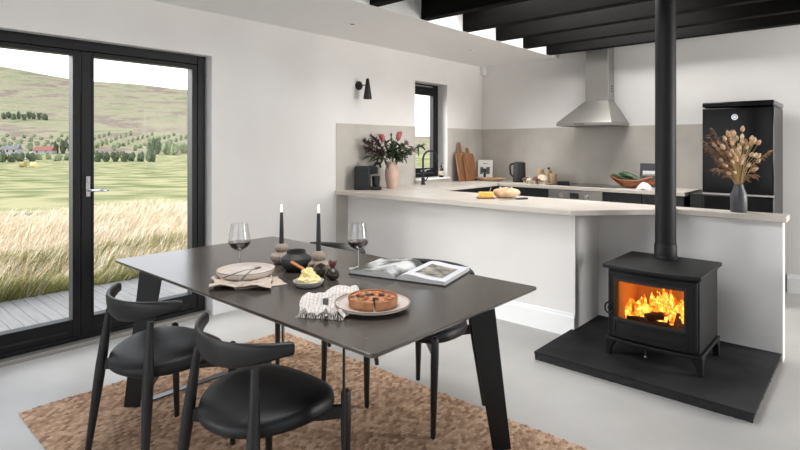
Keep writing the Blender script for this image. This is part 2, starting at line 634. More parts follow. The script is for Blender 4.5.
def cabinet(label, x0, x1, y0, y1, face, splits):
    """base unit: carcass, plinth and shaker fronts on one side ('y-' or 'x+')"""
    r = thing('base_cabinet', label, 'cabinet', ((x0 + x1) / 2, (y0 + y1) / 2, 0), 0, 'dark kitchen base cabinets')
    ox, oy = (x0 + x1) / 2, (y0 + y1) / 2
    MB().box(x0 - ox, x1 - ox, y0 - oy, y1 - oy, 0.1, 0.916).build('carcass', m_navy, r)
    MB().box(x0 - ox + .04, x1 - ox - .04, y0 - oy + .04, y1 - oy - .04, 0.0, 0.1).build('plinth', m_navy, r)
    n = splits
    for i in range(n):
        if face == 'y-':
            a = x0 + (x1 - x0) * i / n + 0.004
            b = x0 + (x1 - x0) * (i + 1) / n - 0.004
        else:
            a = y0 + (y1 - y0) * i / n + 0.004
            b = y0 + (y1 - y0) * (i + 1) / n - 0.004
        for z0, z1 in ((0.11, 0.735), (0.745, 0.908)):
            mb = MB()
            w = 0.045
            for (p, q, s, t_, dpt) in ((a, b, z0, z0 + w, .02), (a, b, z1 - w, z1, .02), (a, a + w, z0 + w, z1 - w, .02), (b - w, b, z0 + w, z1 - w, .02), (a + w, b - w, z0 + w, z1 - w, .011)):
                if face == 'y-':
                    mb.box(p - ox, q - ox, y0 - oy - dpt, y0 - oy - 0.0005, s, t_)
                else:
                    mb.box(x1 - ox + 0.0005, x1 - ox + dpt, p - oy, q - oy, s, t_)
            mb.build('drawer_front' if z0 > .5 else 'cabinet_door', m_navy, r)
    return r


cabinet('dark shaker base cabinet left of the oven', -3.46, -2.82, 5.75, 6.28, 'y-', 1)
cabinet('dark shaker base cabinets right of the oven', -2.19, -1.40, 5.75, 6.28, 'y-', 2)
cabinet('dark base cabinets under the sink window', -4.10, -3.54, 4.36, 5.72, 'x+', 3)
MB_ = MB().box(-1.36, -1.245, 5.78, 6.27, 0.0, 0.945)
tag(MB_.build('end_panel', m_plastic_m, bevel=0.004), 'narrow black end panel between worktop and fridge', 'panel')

# ---- oven under the hob
ov = thing('built_in_oven', 'stainless steel oven with round knobs under the hob', 'oven', (-2.505, 5.73, 0))
MB().box(-0.305, 0.305, 0.02, 0.54, 0.10, 0.916).build('oven_body', m_navy, ov)
MB().box(-0.31, 0.31, -0.025, 0.02, 0.80, 0.912).build('control_panel', m_steel, ov, bevel=0.004)
MB().box(-0.31, 0.31, -0.02, 0.02, 0.20, 0.795).build('oven_door', m_hobglass, ov, bevel=0.004)
hd = MB().tube([(-0.26, -0.06, 0.75), (0.26, -0.06, 0.75)], 0.011, 12)
hd.tube([(-0.24, -0.02, 0.75), (-0.24, -0.06, 0.75)], 0.007, 8).tube([(0.24, -0.02, 0.75), (0.24, -0.06, 0.75)], 0.007, 8)
hd.build('door_bar_handle', m_steel, ov)
for x in (-0.155, 0.145):
    k = MB().tube([(x, -0.025, 0.853), (x, -0.032, 0.853)], 0.027, 24).tube([(x, -0.03, 0.853), (x, -0.055, 0.853)], [0.020, 0.018], 24)
    k.box(x - .003, x + .003, -0.058, -0.054, 0.853, 0.871)
    k.build('control_knob', m_chrome, ov)
dsp = MB().box(-0.05, 0.05, -0.0285, -0.0245, 0.826, 0.884).build('display', m_hobglass, ov)
MB().box(-0.31, 0.31, 0.02, 0.5, 0.0, 0.10).build('oven_plinth', m_navy, ov)

hob = thing('induction_hob', 'flat black glass hob set into the cooker wall worktop', 'hob', (-2.49, 6.02, ZB))
MB().box(-0.40, 0.40, -0.225, 0.225, 0.0, 0.006).build('glass_plate', m_hobglass, hob, bevel=0.003)
for (x, y, r_) in ((-.22, -.1, .09), (-.22, .1, .075), (.2, -.1, .075), (.2, .1, .09)):
    MB().lathe([(r_ - .003, 0.0064), (r_, 0.0064)], (x, y, 0), 40).build('cooking_zone', m_steel_d, hob)

# ---- cooker hood
hood = thing('cooker_hood', 'stainless steel pyramid cooker hood with square chimney', 'cooker hood', (-2.435, 6.328, 1.64))
hx, hy = 0.315, 0.56
mb = MB()
lo_ = [(-hx, -hy), (hx, -hy), (hx, 0), (-hx, 0)]
up_ = [(-0.127, -0.20), (0.148, -0.20), (0.148, 0), (-0.127, 0)]
mb.loops([[(x, y, 0.035) for x, y in lo_], [(x, y, 0.297) for x, y in up_]], cap=True)
mb.build('canopy', m_steel, hood, bevel=0.003)
MB().box(-hx, hx, -hy, 0, 0.0, 0.035).build('canopy_rim', m_steel, hood, bevel=0.003)
MB().box(-0.123, 0.144, -0.19, 0, 0.295, 0.72).build('chimney', m_steel, hood, bevel=0.002)
MB().box(-0.119, 0.140, -0.186, 0, 0.72, ZT - 1.64 - 0.005).build('chimney_extension', m_steel, hood, bevel=0.002)
g = MB()
for z in (0.40, 0.43, 0.46):
    g.box(0.1435, 0.1455, -0.10, -0.055, z, z + 0.014)
g.build('vent_slots', m_plastic_m, hood)
MB().box(-0.10, 0.02, -hy - 0.002, -hy, 0.010, 0.026).build('button_strip', m_steel_d, hood)
MB().box(-hx + .04, hx - .04, -hy + .05, -.04, -0.004, 0.0).build('grease_filter', m_steel_d, hood)

# ---- fridge
fr = thing('fridge', 'tall gloss black retro fridge with chrome split line', 'fridge', (-0.942, 5.64, 0))
MB().box(-0.275, 0.275, 0.05, 0.62, 0.03, 1.765).build('cabinet_body', m_fridge_side, fr, bevel=0.01)
up = MB().box(-0.278, 0.278, -0.01, 0.048, 0.975, 1.762).build('upper_door', m_fridge, fr, bevel=0.012, segs=3)
MB().box(-0.278, 0.278, -0.01, 0.048, 0.06, 0.955).build('lower_door', m_fridge, fr, bevel=0.012, segs=3)
MB().box(-0.278, 0.278, 0.0, 0.046, 0.957, 0.973).build('chrome_strip', m_chrome, fr)
MB().box(-0.279, 0.279, -0.012, 0.623, 1.767, 1.815).build('top_cap', m_fridge, fr, bevel=0.012, segs=3)
e_ = MB().tube([(-0.015, -0.010, 1.672), (-0.015, -0.016, 1.672)], 0.026, 28).build('round_emblem', m_chrome, up)
MB().lathe([(0.012, 0.0), (0.018, 0.0), (0.018, 0.001), (0.012, 0.001)], seg=24).warp(lambda v: (v.x - 0.015, -0.0165 - v.z, 1.672 + v.y)).build('emblem_ring', m_steel_d, up)
MB().box(-0.25, 0.25, 0.06, 0.6, 0.0, 0.03).build('fridge_base', m_plastic_m, fr)

# ---- tap
tap = thing('kitchen_tap', 'black swan neck kitchen tap in front of the window', 'tap', (-3.99, 4.86, ZB))
mb = MB().lathe([(0, 0), (0.027, 0), (0.027, 0.008), (0.022, 0.012), (0.022, 0.075), (0.016, 0.082), (0, 0.082)], seg=20)
mb.build('tap_body', m_blackmetal, tap)
pts = [(0, 0, 0.07), (0, 0, 0.30)] + [(0.0 + 0.02 * (1 - math.cos(a)), 0.11 - 0.11 * math.cos(a), 0.30 + 0.10 * math.sin(a)) for a in [PI * i / 10 for i in range(1, 10)]] + [(0.04, 0.222, 0.28), (0.04, 0.222, 0.26)]
MB().tube(pts, 0.0115, 12).build('spout', m_blackmetal, tap)
MB().tube([(0.02, 0.0, 0.05), (0.05, 0.0, 0.055), (0.075, 0.0, 0.10)], [0.008, 0.007, 0.005], 10, round_end=True).build('lever', m_blackmetal, tap)

# ---- soap bottle on the sill
sb = thing('soap_bottle', 'dark brown pump soap bottle on the kitchen window sill', 'bottle', (-4.11, 5.37, WZ0 + 0.022))
MB().lathe([(0, 0), (0.028, 0), (0.030, 0.004), (0.030, 0.10), (0.022, 0.118), (0.012, 0.124), (0.012, 0.135), (0, 0.135)], seg=24).build('bottle', M('amber glass', (34, 24, 18), 0.15), sb)
MB().lathe([(0.0306, 0.025), (0.0306, 0.082)], seg=24).build('paper_label', M('cream label', (196, 186, 168), 0.7), sb)
MB().lathe([(0, 0.135), (0.014, 0.135), (0.014, 0.152), (0.005, 0.154), (0.005, 0.172), (0, 0.172)], seg=16).tube([(0, 0, 0.172), (0.01, 0.0, 0.174), (0.032, 0, 0.170)], [0.007, 0.006, 0.004], 8).build('pump', m_plastic, sb)

# ---- cutting boards leaning on the wall
def cutting_board(name, label, y, w, h, hw, hh, lean, x_foot, strip, rr=0.05, base_taper=0.0):
    r = thing(name, label, 'chopping board', (x_foot, y, ZB))
    t_ = 0.018
    # outline in (s along y, z)
    pts = [(-w / 2 + base_taper, 0.0), (w / 2, 0.0), (w / 2, h - rr)]
    for i in range(1, 6):
        a = PI / 2 * i / 6
        pts.append((w / 2 - rr + rr * math.cos(a), h - rr + rr * math.sin(a)))
    pts += [(hw / 2 + 0.012, h), (hw / 2, h + 0.02), (hw / 2, h + hh - hw / 2)]
    for i in range(1, 8):
        a = PI * i / 8
        pts.append((hw / 2 * math.cos(a), h + hh - hw / 2 + hw / 2 * math.sin(a)))
    pts += [(-hw / 2, h + hh - hw / 2), (-hw / 2, h + 0.02), (-hw / 2 - 0.012, h)]
    for i in range(5, 0, -1):
        a = PI / 2 * i / 6
        pts.append((-w / 2 + rr - rr * math.cos(a), h - rr + rr * math.sin(a)))
    pts.append((-w / 2, h - rr))

    def place(s, z, d):     # lean back towards -x
        return (d * math.cos(lean) - z * math.sin(lean), s, d * math.sin(lean) + z * math.cos(lean))
    mb = MB()
    mb.loops([[place(s, z, -t_ / 2) for s, z in pts], [place(s, z, t_ / 2) for s, z in pts]])
    mb.build('board', m_walnut, r, bevel=0.003)
    if strip:
        s0, s1 = strip
        q = MB().loops([[place(s, z, d) for s, z in ((s0, 0.004), (s1, 0.004), (s1, h - .02), (s0, h - .02))] for d in (t_ / 2 - .001, t_ / 2 + .0006)])
        q.build('pale_strip', m_maple, r)
    return r


cutting_board('chopping_board', 'tall walnut chopping board with long handle and a pale strip', 5.70, 0.22, 0.385, 0.042, 0.13, 0.17, -3.985, (0.0, 0.05))
cutting_board('chopping_board', 'shorter dark walnut chopping board leaning in front of the striped one', 5.82, 0.25, 0.365, 0.06, 0.075, 0.17, -3.955, None)

# ---- cookbooks
def standing_book(label, c, w, h, t_, rz, cover_mat, art, lean=0.12, spine=None):
    r = thing('cookbook', label, 'book', c, rz)
    def tilt(v):
        return (v.x, v.y * math.cos(lean) + v.z * math.sin(lean), v.z * math.cos(lean) - v.y * math.sin(lean) + t_ * math.sin(lean))
    MB().box(-w / 2 + .004, w / 2 - .004, 0.003, t_ - 0.003, 0.004, h - .004).warp(tilt).build('page_block', m_paper, r)
    mb = MB().box(-w / 2, w / 2, 0, 0.003, 0, h).box(-w / 2, w / 2, t_ - .003, t_, 0, h).box(-w / 2, -w / 2 + .003, .003, t_ - .003, 0, h)
    mb.warp(tilt).build('cover', cover_mat, r)
    for nm, mat, (a, b, z0, z1) in art:
        MB().box(a, b, -0.0008, 0.0, z0, z1).warp(tilt).build(nm, mat, r)
    return r


m_greyart = M('grey print', (120, 124, 124), 0.7, col2=(60, 62, 62), scale=30)
m_greenart = M('green print', (72, 82, 58), 0.7, col2=(40, 46, 36), scale=60)
m_photo_dark = M('dark food photograph', (62, 58, 56), 0.5, col2=(110, 104, 98), scale=30)
m_photo_orange = M('orange food print', (214, 96, 34), 0.5, col2=(150, 60, 30), scale=40)
standing_book('white cookbook with a potted plant on its cover in the corner', (-3.965, 6.15, ZB), 0.195, 0.265, 0.03, 0.35, m_paper,
              [('cover_print', m_greyart, (-.066, -.025, .075, .17)), ('cover_print', m_greyart, (.02, .066, .075, .17)), ('cover_print', m_greenart, (-.055, .05, .10, .15)), ('cover_print', m_ink, (-.02, .016, .03, .10)),
               ('cover_print', m_greyart, (-.03, .03, .215, .222))])
standing_book('dark cookbook with food photograph standing behind the wooden bowl', (-1.835, 6.19, ZB), 0.26, 0.262, 0.025, 0.0, M('slate book cover', (70, 70, 76), 0.5),
              [('cover_print', m_paper, (-.10, .12, .125, .18)), ('cover_print', m_photo_dark, (-.125, .125, .06, .145)), ('cover_print', m_photo_orange, (-.06, .125, .035, .06))])

# ---- wooden tray
ty = thing('wooden_tray', 'shallow pale oval wooden tray in front of the white cookbook', 'tray', (-3.76, 5.96, ZB), 0.1)
MB().lathe([(0, 0), (0.6, 0), (0.85, 0.022), (1.0, 0.040), (0.985, 0.045), (0.83, 0.028), (0.6, 0.008), (0, 0.008)], seg=40).warp(lambda v: (v.x * 0.225, v.y * 0.10, v.z)).build('tray_dish', m_pale_wood, ty)

# ---- kettle
kt = thing('electric_kettle', 'matt black ribbed electric kettle on the corner worktop', 'kettle', (-3.375, 6.04, ZB))
MB().lathe([(0, 0), (0.083, 0), (0.085, 0.006), (0.085, 0.022), (0, 0.022)], seg=36).build('power_base', m_plastic, kt)
MB().lathe([(0, 0.023), (0.080, 0.023), (0.078, 0.05), (0.072, 0.235), (0.066, 0.248), (0, 0.250)], seg=72, rib=0.018, nrib=24).build('kettle_body', m_plastic_m, kt)
MB().lathe([(0, 0.250), (0.058, 0.250), (0.054, 0.258), (0.0, 0.262)], seg=30).build('lid', m_plastic, kt)
MB().tube([(-.06, -.02, .235), (-.105, -.03, .225), (-.12, -.035, .19), (-.112, -.03, .10), (-.075, -.02, .06)], [.011, .012, .012, .012, .010], 10, round_end=True).build('handle', m_plastic_m, kt)
MB().loops([[(0.055, -.02, .20), (0.055, .02, .20), (0.06, .018, .245), (0.06, -.018, .245)], [(0.085, -.004, .235), (0.085, .004, .235), (0.088, .006, .247), (0.088, -.006, .247)]]).build('spout', m_plastic_m, kt)

# ---- mushrooms, wooden pots and small box beside the kettle
m_cap_b = M('brown mushroom cap', (96, 62, 50), 0.6, col2=(124, 84, 66), scale=20)
m_cap_w = M('white mushroom cap', (226, 214, 196), 0.6, col2=(206, 188, 166), scale=20)
m_stem = M('mushroom stem', (220, 206, 186), 0.7)
specs = [(-3.21, 5.93, .026, 'b', 'brown mushroom nearest the kettle'), (-3.15, 5.88, .024, 'w', 'small white mushroom at the worktop edge beside the kettle'), (-3.10, 5.97, .030, 'b', 'brown mushroom left of the big white one'),
         (-3.075, 5.885, .028, 'b', 'dark brown mushroom in the front row of the mushroom pile'), (-3.005, 5.93, .040, 'w', 'largest white mushroom in the middle of the pile'), (-2.955, 5.87, .030, 'w', 'white mushroom at the right end of the pile'),
         (-2.99, 5.86, .022, 'b', 'little brown mushroom in front of the largest white one'), (-3.27, 5.97, .022, 'b', 'small brown mushroom tucked against the kettle base')]
for x, y, r_, kind, lab in specs:
    r_ *= 1.45
    q = thing('mushroom', lab, 'mushroom', (x, y, ZB), random.uniform(0, 6), 'mushrooms on the worktop')
    lean = random.uniform(-.5, .5)
    st = MB().lathe([(0, 0), (r_ * .38, 0), (r_ * .36, r_ * .8), (r_ * .42, r_ * 1.3), (0, r_ * 1.3)], seg=14)
    st.build('stem', m_stem, q)
    cp = MB().lathe([(0, r_ * 1.05), (r_ * .8, r_ * 1.0), (r_, r_ * 1.15), (r_ * .93, r_ * 1.5), (r_ * .6, r_ * 1.85), (0, r_ * 2.0)], seg=20)
    cp.build('cap', m_cap_b if kind == 'b' else m_cap_w, q)
for (x, y, r_, hh, lab) in ((-3.13, 6.12, .042, .175, 'tallest pale wooden pot behind the mushrooms'), (-3.03, 6.15, .038, .165, 'middle pale wooden pot with a dark knob behind the mushrooms'), (-2.935, 6.08, .045, .125, 'shortest wooden pot, right of the mushrooms')):
    q = thing('wooden_pot', lab, 'pot', (x, y, ZB), 0, 'turned wooden pots behind the mushrooms')
    MB().lathe([(0, 0), (r_, 0), (r_ * 1.03, hh * .1), (r_ * .95, hh * .55), (r_, hh * .8), (0, hh * .8)], seg=24).build('pot_body', m_pale_wood, q)
    MB().lathe([(0, hh * .8), (r_ * 1.02, hh * .8), (r_ * 1.0, hh * .94), (r_ * .3, hh), (0, hh)], seg=24).build('lid', m_pale_wood, q)
    if 'knob' in lab:
        MB().ball((0, 0, hh + .014), .015, 14, 8).build('knob', m_plastic, q)
q = thing('small_box', 'low black box lying on the left of the hob', 'box', (-2.735, 5.93, ZB + 0.0065), 0.15)
MB().box(-.065, .065, -.03, .03, 0, .028).build('box_body', m_plastic_m, q, bevel=.004)
MB().box(-.066, .066, -.031, .031, .028, .036).build('box_lid', m_plastic, q, bevel=.003)

# ---- boat shaped wooden bowl with green leaves, white cloth
bw = thing('wooden_bowl', 'reddish boat shaped wooden bowl on the worktop right of the hob', 'bowl', (-1.97, 5.93, ZB), -0.1)
def boat(s, a):
    # s 0 centre bottom -> 1 rim
    ca, sa = math.cos(a), math.sin(a)
    L = 0.19 * s * (1 + 0.25 * (abs(ca) ** 6) * s)
    return (L * ca, 0.085 * s * sa, 0.085 * s ** 2.2 + 0.045 * (abs(ca) ** 4) * s ** 3)
mb = MB()
outer = [[boat(s, 2 * PI * k / 40) for k in range(40)] for s in (0.3, .5, .7, .85, 1.0)]
inner = [[(x * .93, y * .90, z + .010) for x, y, z in ring] for ring in outer[::-1]]
mb.loops(outer + inner)
mb.build('bowl_shell', M('red brown carved wood', (122, 70, 44), 0.55, col2=(150, 92, 60), scale=9, stretch=(1, 6, 6)), bw)
m_kale = M('blue green leaf', (58, 84, 66), 0.6, col2=(104, 126, 92), scale=40)
for i, (x, y, ang, ln, lab) in enumerate(((-2.02, 5.92, 2.9, .26, 'long blue green leek leaf hanging to the left of the bowl'), (-2.0, 5.95, 2.65, .24, 'green leaf with a dark tip pointing up over the bowl edge'), (-1.93, 5.92, 3.05, .24, 'broad pale green leaf in front in the bowl'), (-1.95, 5.97, 2.8, .22, 'dark green leaf at the back of the bowl'))):
    q = MB()
    def lf_(u, v, ang=ang, ln=ln, i=i):
        wv = (v - .5) * 0.07 * math.sin(PI * min(1, .12 + u * .88)) ** .6
        z = 0.015 + 0.13 * u - 0.05 * u * u + 0.012 * math.cos(v * PI * 4 + i) + 0.02 * abs(v - .5)
        d = (u - .35) * ln
        return (d * math.cos(ang) - wv * math.sin(ang), d * math.sin(ang) + wv * math.cos(ang), z + .035 + .012 * i)
    q.grid(lf_, 12, 6)
    o = q.build('vegetable_leaf', m_kale, solid=.003, loc=(x, y, ZB))
    tag(o, lab, 'vegetable', 'green leaves in the wooden bowl')
cl = MB()
def cloth_fn(u, v):
    x, y = (u - .5) * .17, (v - .5) * .13
    d = math.sqrt((x / .075) ** 2 + (y / .06) ** 2)
    z = .075 * max(0, 1 - d * d * .75) + .012 * noise.noise(Vector((x * 40, y * 40, 1))) * (1 if d < 1.1 else .4)
    return (x, y, max(.003, z))
cl.grid(cloth_fn, 22, 18)
tag(cl.build('kitchen_cloth', M('white linen', (226, 222, 218), .9), solid=.003, loc=(-1.80, 5.84, ZB)), 'crumpled white cloth heaped at the right end of the wooden bowl', 'cloth')

# ---- coffee machine
cm = thing('coffee_machine', 'small black coffee machine at the window end of the bar', 'coffee machine', (-3.945, 3.905, ZB), 0.72)
cm.scale = (1.12, 1.3, 1.50)
MB().box(-.125, .02, -.06, .06, 0.0, .165).build('machine_body', m_plastic_m, cm, bevel=.014, segs=3)
MB().box(.02, .125, -.058, .058, 0.0, .022).build('drip_tray', m_plastic, cm, bevel=.006)
MB().loops([[(.0, y, z) for y, z in ((-.045, .105), (.045, .105), (.045, .17), (-.045, .17))], [(.095, y, z) for y, z in ((-.04, .115), (.04, .115), (.038, .16), (-.038, .16))]]).build('brew_head', m_plastic, cm, bevel=.01)
MB().tube([(.055, 0, .165), (.075, 0, .185), (.105, 0, .182), (.115, 0, .16)], [.011, .012, .012, .009], 10, flat=1.6, round_end=True).build('lever', m_plastic, cm)
MB().lathe([(0, .022), (.033, .022), (.040, .095), (.036, .095), (.030, .03), (0, .03)], (.072, 0, 0), 24).build('cup', m_plastic, cm)
MB().tube([(.072, -.039, .085), (.072, -.066, .078), (.072, -.066, .05), (.072, -.036, .04)], .006, 8).build('cup_handle', m_plastic, cm)

# ---- blush vase with proteas
m_blush = M('blush ceramic', (196, 168, 152), .55, col2=(186, 158, 143), scale=12)
vs = thing('ceramic_vase', 'blush pink ceramic vase beside the coffee machine', 'vase', (-3.90, 4.22, ZB))
vs.scale = (1.1, 1.1, 1.15)
MB().lathe([(0, 0), (.048, 0), (.056, .03), (.068, .10), (.070, .15), (.060, .20), (.050, .225), (.056, .245), (.050, .245), (.044, .225), (.054, .19), (.062, .14), (.04, .02), (0, .015)], seg=40).build('vase_body', m_blush, vs)
m_prot = M('pink protea petals', (150, 66, 74), .7, col2=(178, 104, 102), scale=18)
m_maroon = M('dark maroon leaf', (58, 38, 40), .7, col2=(84, 62, 56), scale=25)
m_green = M('stem green', (78, 88, 58), .7)
m_flower_grey = M('dusty purple flower', (112, 84, 92), .8, col2=(140, 110, 108), scale=25)


def blade_leaf(mb, base, tip, w, sag=0.0, n=6, roll=0.0):
    base = Vector(base); tip = Vector(tip)
    d = tip - base
    side = d.cross(Vector((math.sin(roll) * .5, math.cos(roll) * .5, 1))).normalized()
    def fn(u, v):
        p = base + d * u + Vector((0, 0, -sag * u * u))
        return p + side * (v - .5) * w * math.sin(PI * min(1, .08 + .92 * u)) ** .8
    mb.grid(fn, n, 2)


VC = Vector((-3.90, 4.22, ZB))
fl = [  # (target offset from vase foot, kind, label)
    ((-.05, -.07, .505), 'protea', 'tall pink protea standing left of centre in the blush vase'),
    ((.055, .03, .525), 'protea', 'pink protea leaning to the right in the blush vase'),
    ((-.10, -.28, .49), 'maroon', 'dark maroon branch leaning furthest left over the coffee machine'),
    ((-.08, -.19, .53), 'maroon', 'dark maroon branch rising behind the coffee machine'),
    ((-.11, -.25, .41), 'maroon', 'lower dark maroon branch spreading left behind the coffee machine'),
    ((-.01, .00, .555), 'bud', 'thin dark bud stem at the top of the blush vase'),
    ((.115, .08, .47), 'flower', 'dusty purple flower head on the right side of the blush vase'),
    ((.15, .12, .40), 'flower', 'lower dusty purple flower near the window'),
    ((.225, .19, .45), 'green', 'pale green sprig reaching furthest towards the window'),
    ((.02, -.02, .44), 'green', 'leafy green stem in the middle of the blush vase'),
    ((.06, -.03, .38), 'green', 'short leafy stem drooping over the front of the blush vase'),
    ((-.09, -.20, .33), 'green', 'grey green sprig drooping left behind the coffee machine'),
    ((.13, .03, .34), 'green', 'leafy stem drooping right over the bar'),
]
for (ox, oy, oz), kind, lab in fl:
    q = thing('flower_stem', lab, 'flower', VC, 0, 'flowers in the blush vase')
    base = Vector((ox * .06, oy * .06, .03))
    mid = Vector((ox * .14, oy * .14, .27))
    tip = Vector((ox * 1.12, oy * 1.12, oz + .02))
    mm = mid.lerp(tip, .5) + Vector((0, 0, .03))
    MB().tube([base, mid, mm, tip], [.0035, .0035, .003, .0025], 7).build('stem', m_green, q)
    d = (tip - mm).normalized()
    if kind == 'protea':
        hb = MB()
        for k in range(26):
            a = k * 2.4
            rr = .012 + .018 * (k % 13) / 13
            side = Vector((math.cos(a), math.sin(a), 0)) * rr
            b0 = tip - d * .02 + side * .8
            blade_leaf(hb, b0, tip + d * (.055 + .02 * random.random()) + side * 1.1, .016, 0, 4, a)
        hb.ball(tip + d * .015, (.026, .026, .045), 12, 8)
        hb.build('flower_head', m_prot, q, solid=.001)
    elif kind == 'flower':
        hb = MB()
        for k in range(40):
            v = Vector((random.gauss(0, 1), random.gauss(0, 1), random.gauss(.3, 1))).normalized()
            hb.tube([tip, tip + v * random.uniform(.03, .05)], [.003, .001], 5)
        hb.ball(tip, .024, 12, 8, .3, 4)
        hb.build('flower_head', m_flower_grey, q)
    elif kind == 'bud':
        MB().ball(tip, (.010, .010, .022), 10, 8).build('flower_head', m_maroon, q)
    lb = MB()
    nl = {'maroon': 150, 'green': 34, 'protea': 20, 'flower': 22, 'bud': 8}[kind]
    for k in range(nl):
        t_ = random.uniform(.25, 1.0) if kind in ('maroon', 'green') else random.uniform(.1, .75)
        p = mid.lerp(tip, t_) + Vector((0, 0, .03 * math.sin(PI * t_)))
        v = (d * random.uniform(.3, 1.0) + Vector((random.gauss(0, .8), random.gauss(0, .8), random.gauss(0, .6)))).normalized()
        ln = random.uniform(.035, .07) if kind == 'maroon' else random.uniform(.06, .115)
        blade_leaf(lb, p, p + v * ln, (.014 if kind == 'maroon' else .029), .0 if kind == 'maroon' else .015, 4, random.random() * 6)
    lb.build('leaves', m_maroon if kind == 'maroon' else m_leaf, q)

# ---- cheese, bread and knife on the bar
cb = thing('cheese_board', 'small round edged wooden board under the cheese', 'board', (-2.505, 3.90, ZB), .7)
MB().box(-.075, .075, -.055, .055, 0, .012).build('board', m_walnut, cb, bevel=.006)
ch = thing('cheese_block', 'yellow block of cheese on the small board on the bar', 'cheese', (-2.505, 3.905, ZB + .0125), .75)
MB().prism([(-.06, -.035), (.06, -.04), (.06, .035), (-.06, .04)], 0, .045).build('cheese', M('yellow cheese', (232, 186, 84), .5, col2=(240, 200, 104), scale=20), ch, bevel=.005)
ck = thing('cheese_knife', 'tiny cheese knife standing in the cheese block', 'knife', (-2.485, 3.925, ZB + .058))
MB().tube([(0, 0, -.02), (.002, .0, .0), (.012, .008, .035)], [.002, .003, .004], 8, round_end=True).build('handle', m_steel, ck)
lo = thing('bread_loaf', 'round crusty loaf of bread on the bar beside the cheese', 'bread', (-2.405, 4.07, ZB), .72)
lo_m = MB().ball((0, 0, .045), (.115, .085, .047), 28, 16, .16, 1.6, 3.0)
lo_m.warp(lambda v: (v.x, v.y, max(0.0, v.z)))
lo_m.build('crust', M('bread crust', (192, 148, 108), .8, col2=(224, 196, 164), scale=11, bump=.3, bscale=40), lo)
sc = MB()
for k in (-1, 0, 1):
    sc.tube([(k * .05 - .012, -.035, .088), (k * .05, 0, .0945), (k * .05 + .012, .035, .088)], [.002, .0045, .002], 8)
sc.build('score_marks', M('floury score', (232, 214, 190), .9), lo)
bk = thing('bread_knife', 'dark handled bread knife lying in front of the loaf', 'knife', (-2.26, 3.985, ZB), 1.08)
MB().box(-.16, .005, -.012, .012, .002, .0045).build('blade', m_steel, bk)
MB().tube([(0, 0, .007), (.06, 0, .009), (.11, 0, .008)], [.008, .0095, .009], 10, round_end=True).build('handle', m_plastic_m, bk)

# ---- dark bottle vase with dried grasses on the bar
m_slate = M('slate glazed ceramic', (58, 58, 62), .45, col2=(72, 72, 76), scale=20)
dv = thing('bottle_vase', 'slate grey bottle vase on the right end of the bar', 'vase', (-0.70, 4.255, ZB))
MB().lathe([(0, 0), (.047, 0), (.050, .006), (.050, .112), (.046, .128), (.033, .158), (.027, .186), (.029, .190), (.025, .190), (.021, .155), (.035, .11), (.04, .02), (0, .015)], seg=36).build('vase_body', m_slate, dv)
m_tail = M('dried bunny tail', (204, 176, 146), .9, col2=(182, 146, 114), scale=30)
m_tail_p = M('pale dried seed head', (218, 200, 170), .9, col2=(190, 178, 130), scale=30)
m_straw = M('dried straw stem', (176, 148, 100), .8)
m_plume = M('brown dried plume', (142, 104, 74), .9, col2=(120, 84, 60), scale=30)
DV = Vector((-0.70, 4.255, ZB))
Rv = Vector((math.cos(YAW), math.sin(YAW), 0)); Fv = Vector((-math.sin(YAW), math.cos(YAW), 0))


def dried(kind, a, dpt, h, label):
    """a = sideways lean, dpt = lean away, h = height of the head above the vase foot"""
    q = thing('dried_stem', label, 'dried flower', DV, 0, 'dried grasses in the slate vase')
    tip = Rv * a + Fv * dpt + Vector((0, 0, h))
    base = Vector((a * .02, dpt * .02, .03))
    neck = Rv * (a * .09) + Fv * (dpt * .09) + Vector((0, 0, .178))
    mid = neck.lerp(tip, .5) + Vector((0, 0, .035)) - Rv * (a * .08)
    MB().tube([base, neck, mid, tip], [.0014, .0014, .0012, .001], 5).build('stem', m_straw, q)
    d = (tip - mid).normalized()
    if kind in ('tail', 'pale'):
        sz = random.uniform(.0105, .0145)
        n_ = 5
        hb = MB().tube([tip - d * sz * 1.0, tip - d * sz * .5, tip + d * sz * .5, tip + d * sz * 1.6, tip + d * sz * 2.2], [sz * .3, sz * .85, sz, sz * .65, sz * .1], 9)
        hb.build('seed_head', m_tail if kind == 'tail' else m_tail_p, q)
    else:
        hb = MB()
        side = (d.cross(Fv)).normalized()
        for k in range(34):
            t_ = .30 + .70 * k / 33
            p = neck.lerp(mid, t_ * 2) if t_ < .5 else mid.lerp(tip, t_ * 2 - 1)
            v = (d * .9 + Rv * (random.uniform(-1, .5) if a < 0 else random.uniform(-.5, 1)) + Fv * random.uniform(-.6, .6) + Vector((0, 0, random.uniform(-.7, .2)))).normalized()
            ln = random.uniform(.02, .05)
            e = p + v * ln + Vector((0, 0, -.012))
            hb.tube([p, p + v * ln * .5, e], [.0012, .0035, .0008], 5)
        hb.build('plume', m_plume, q)


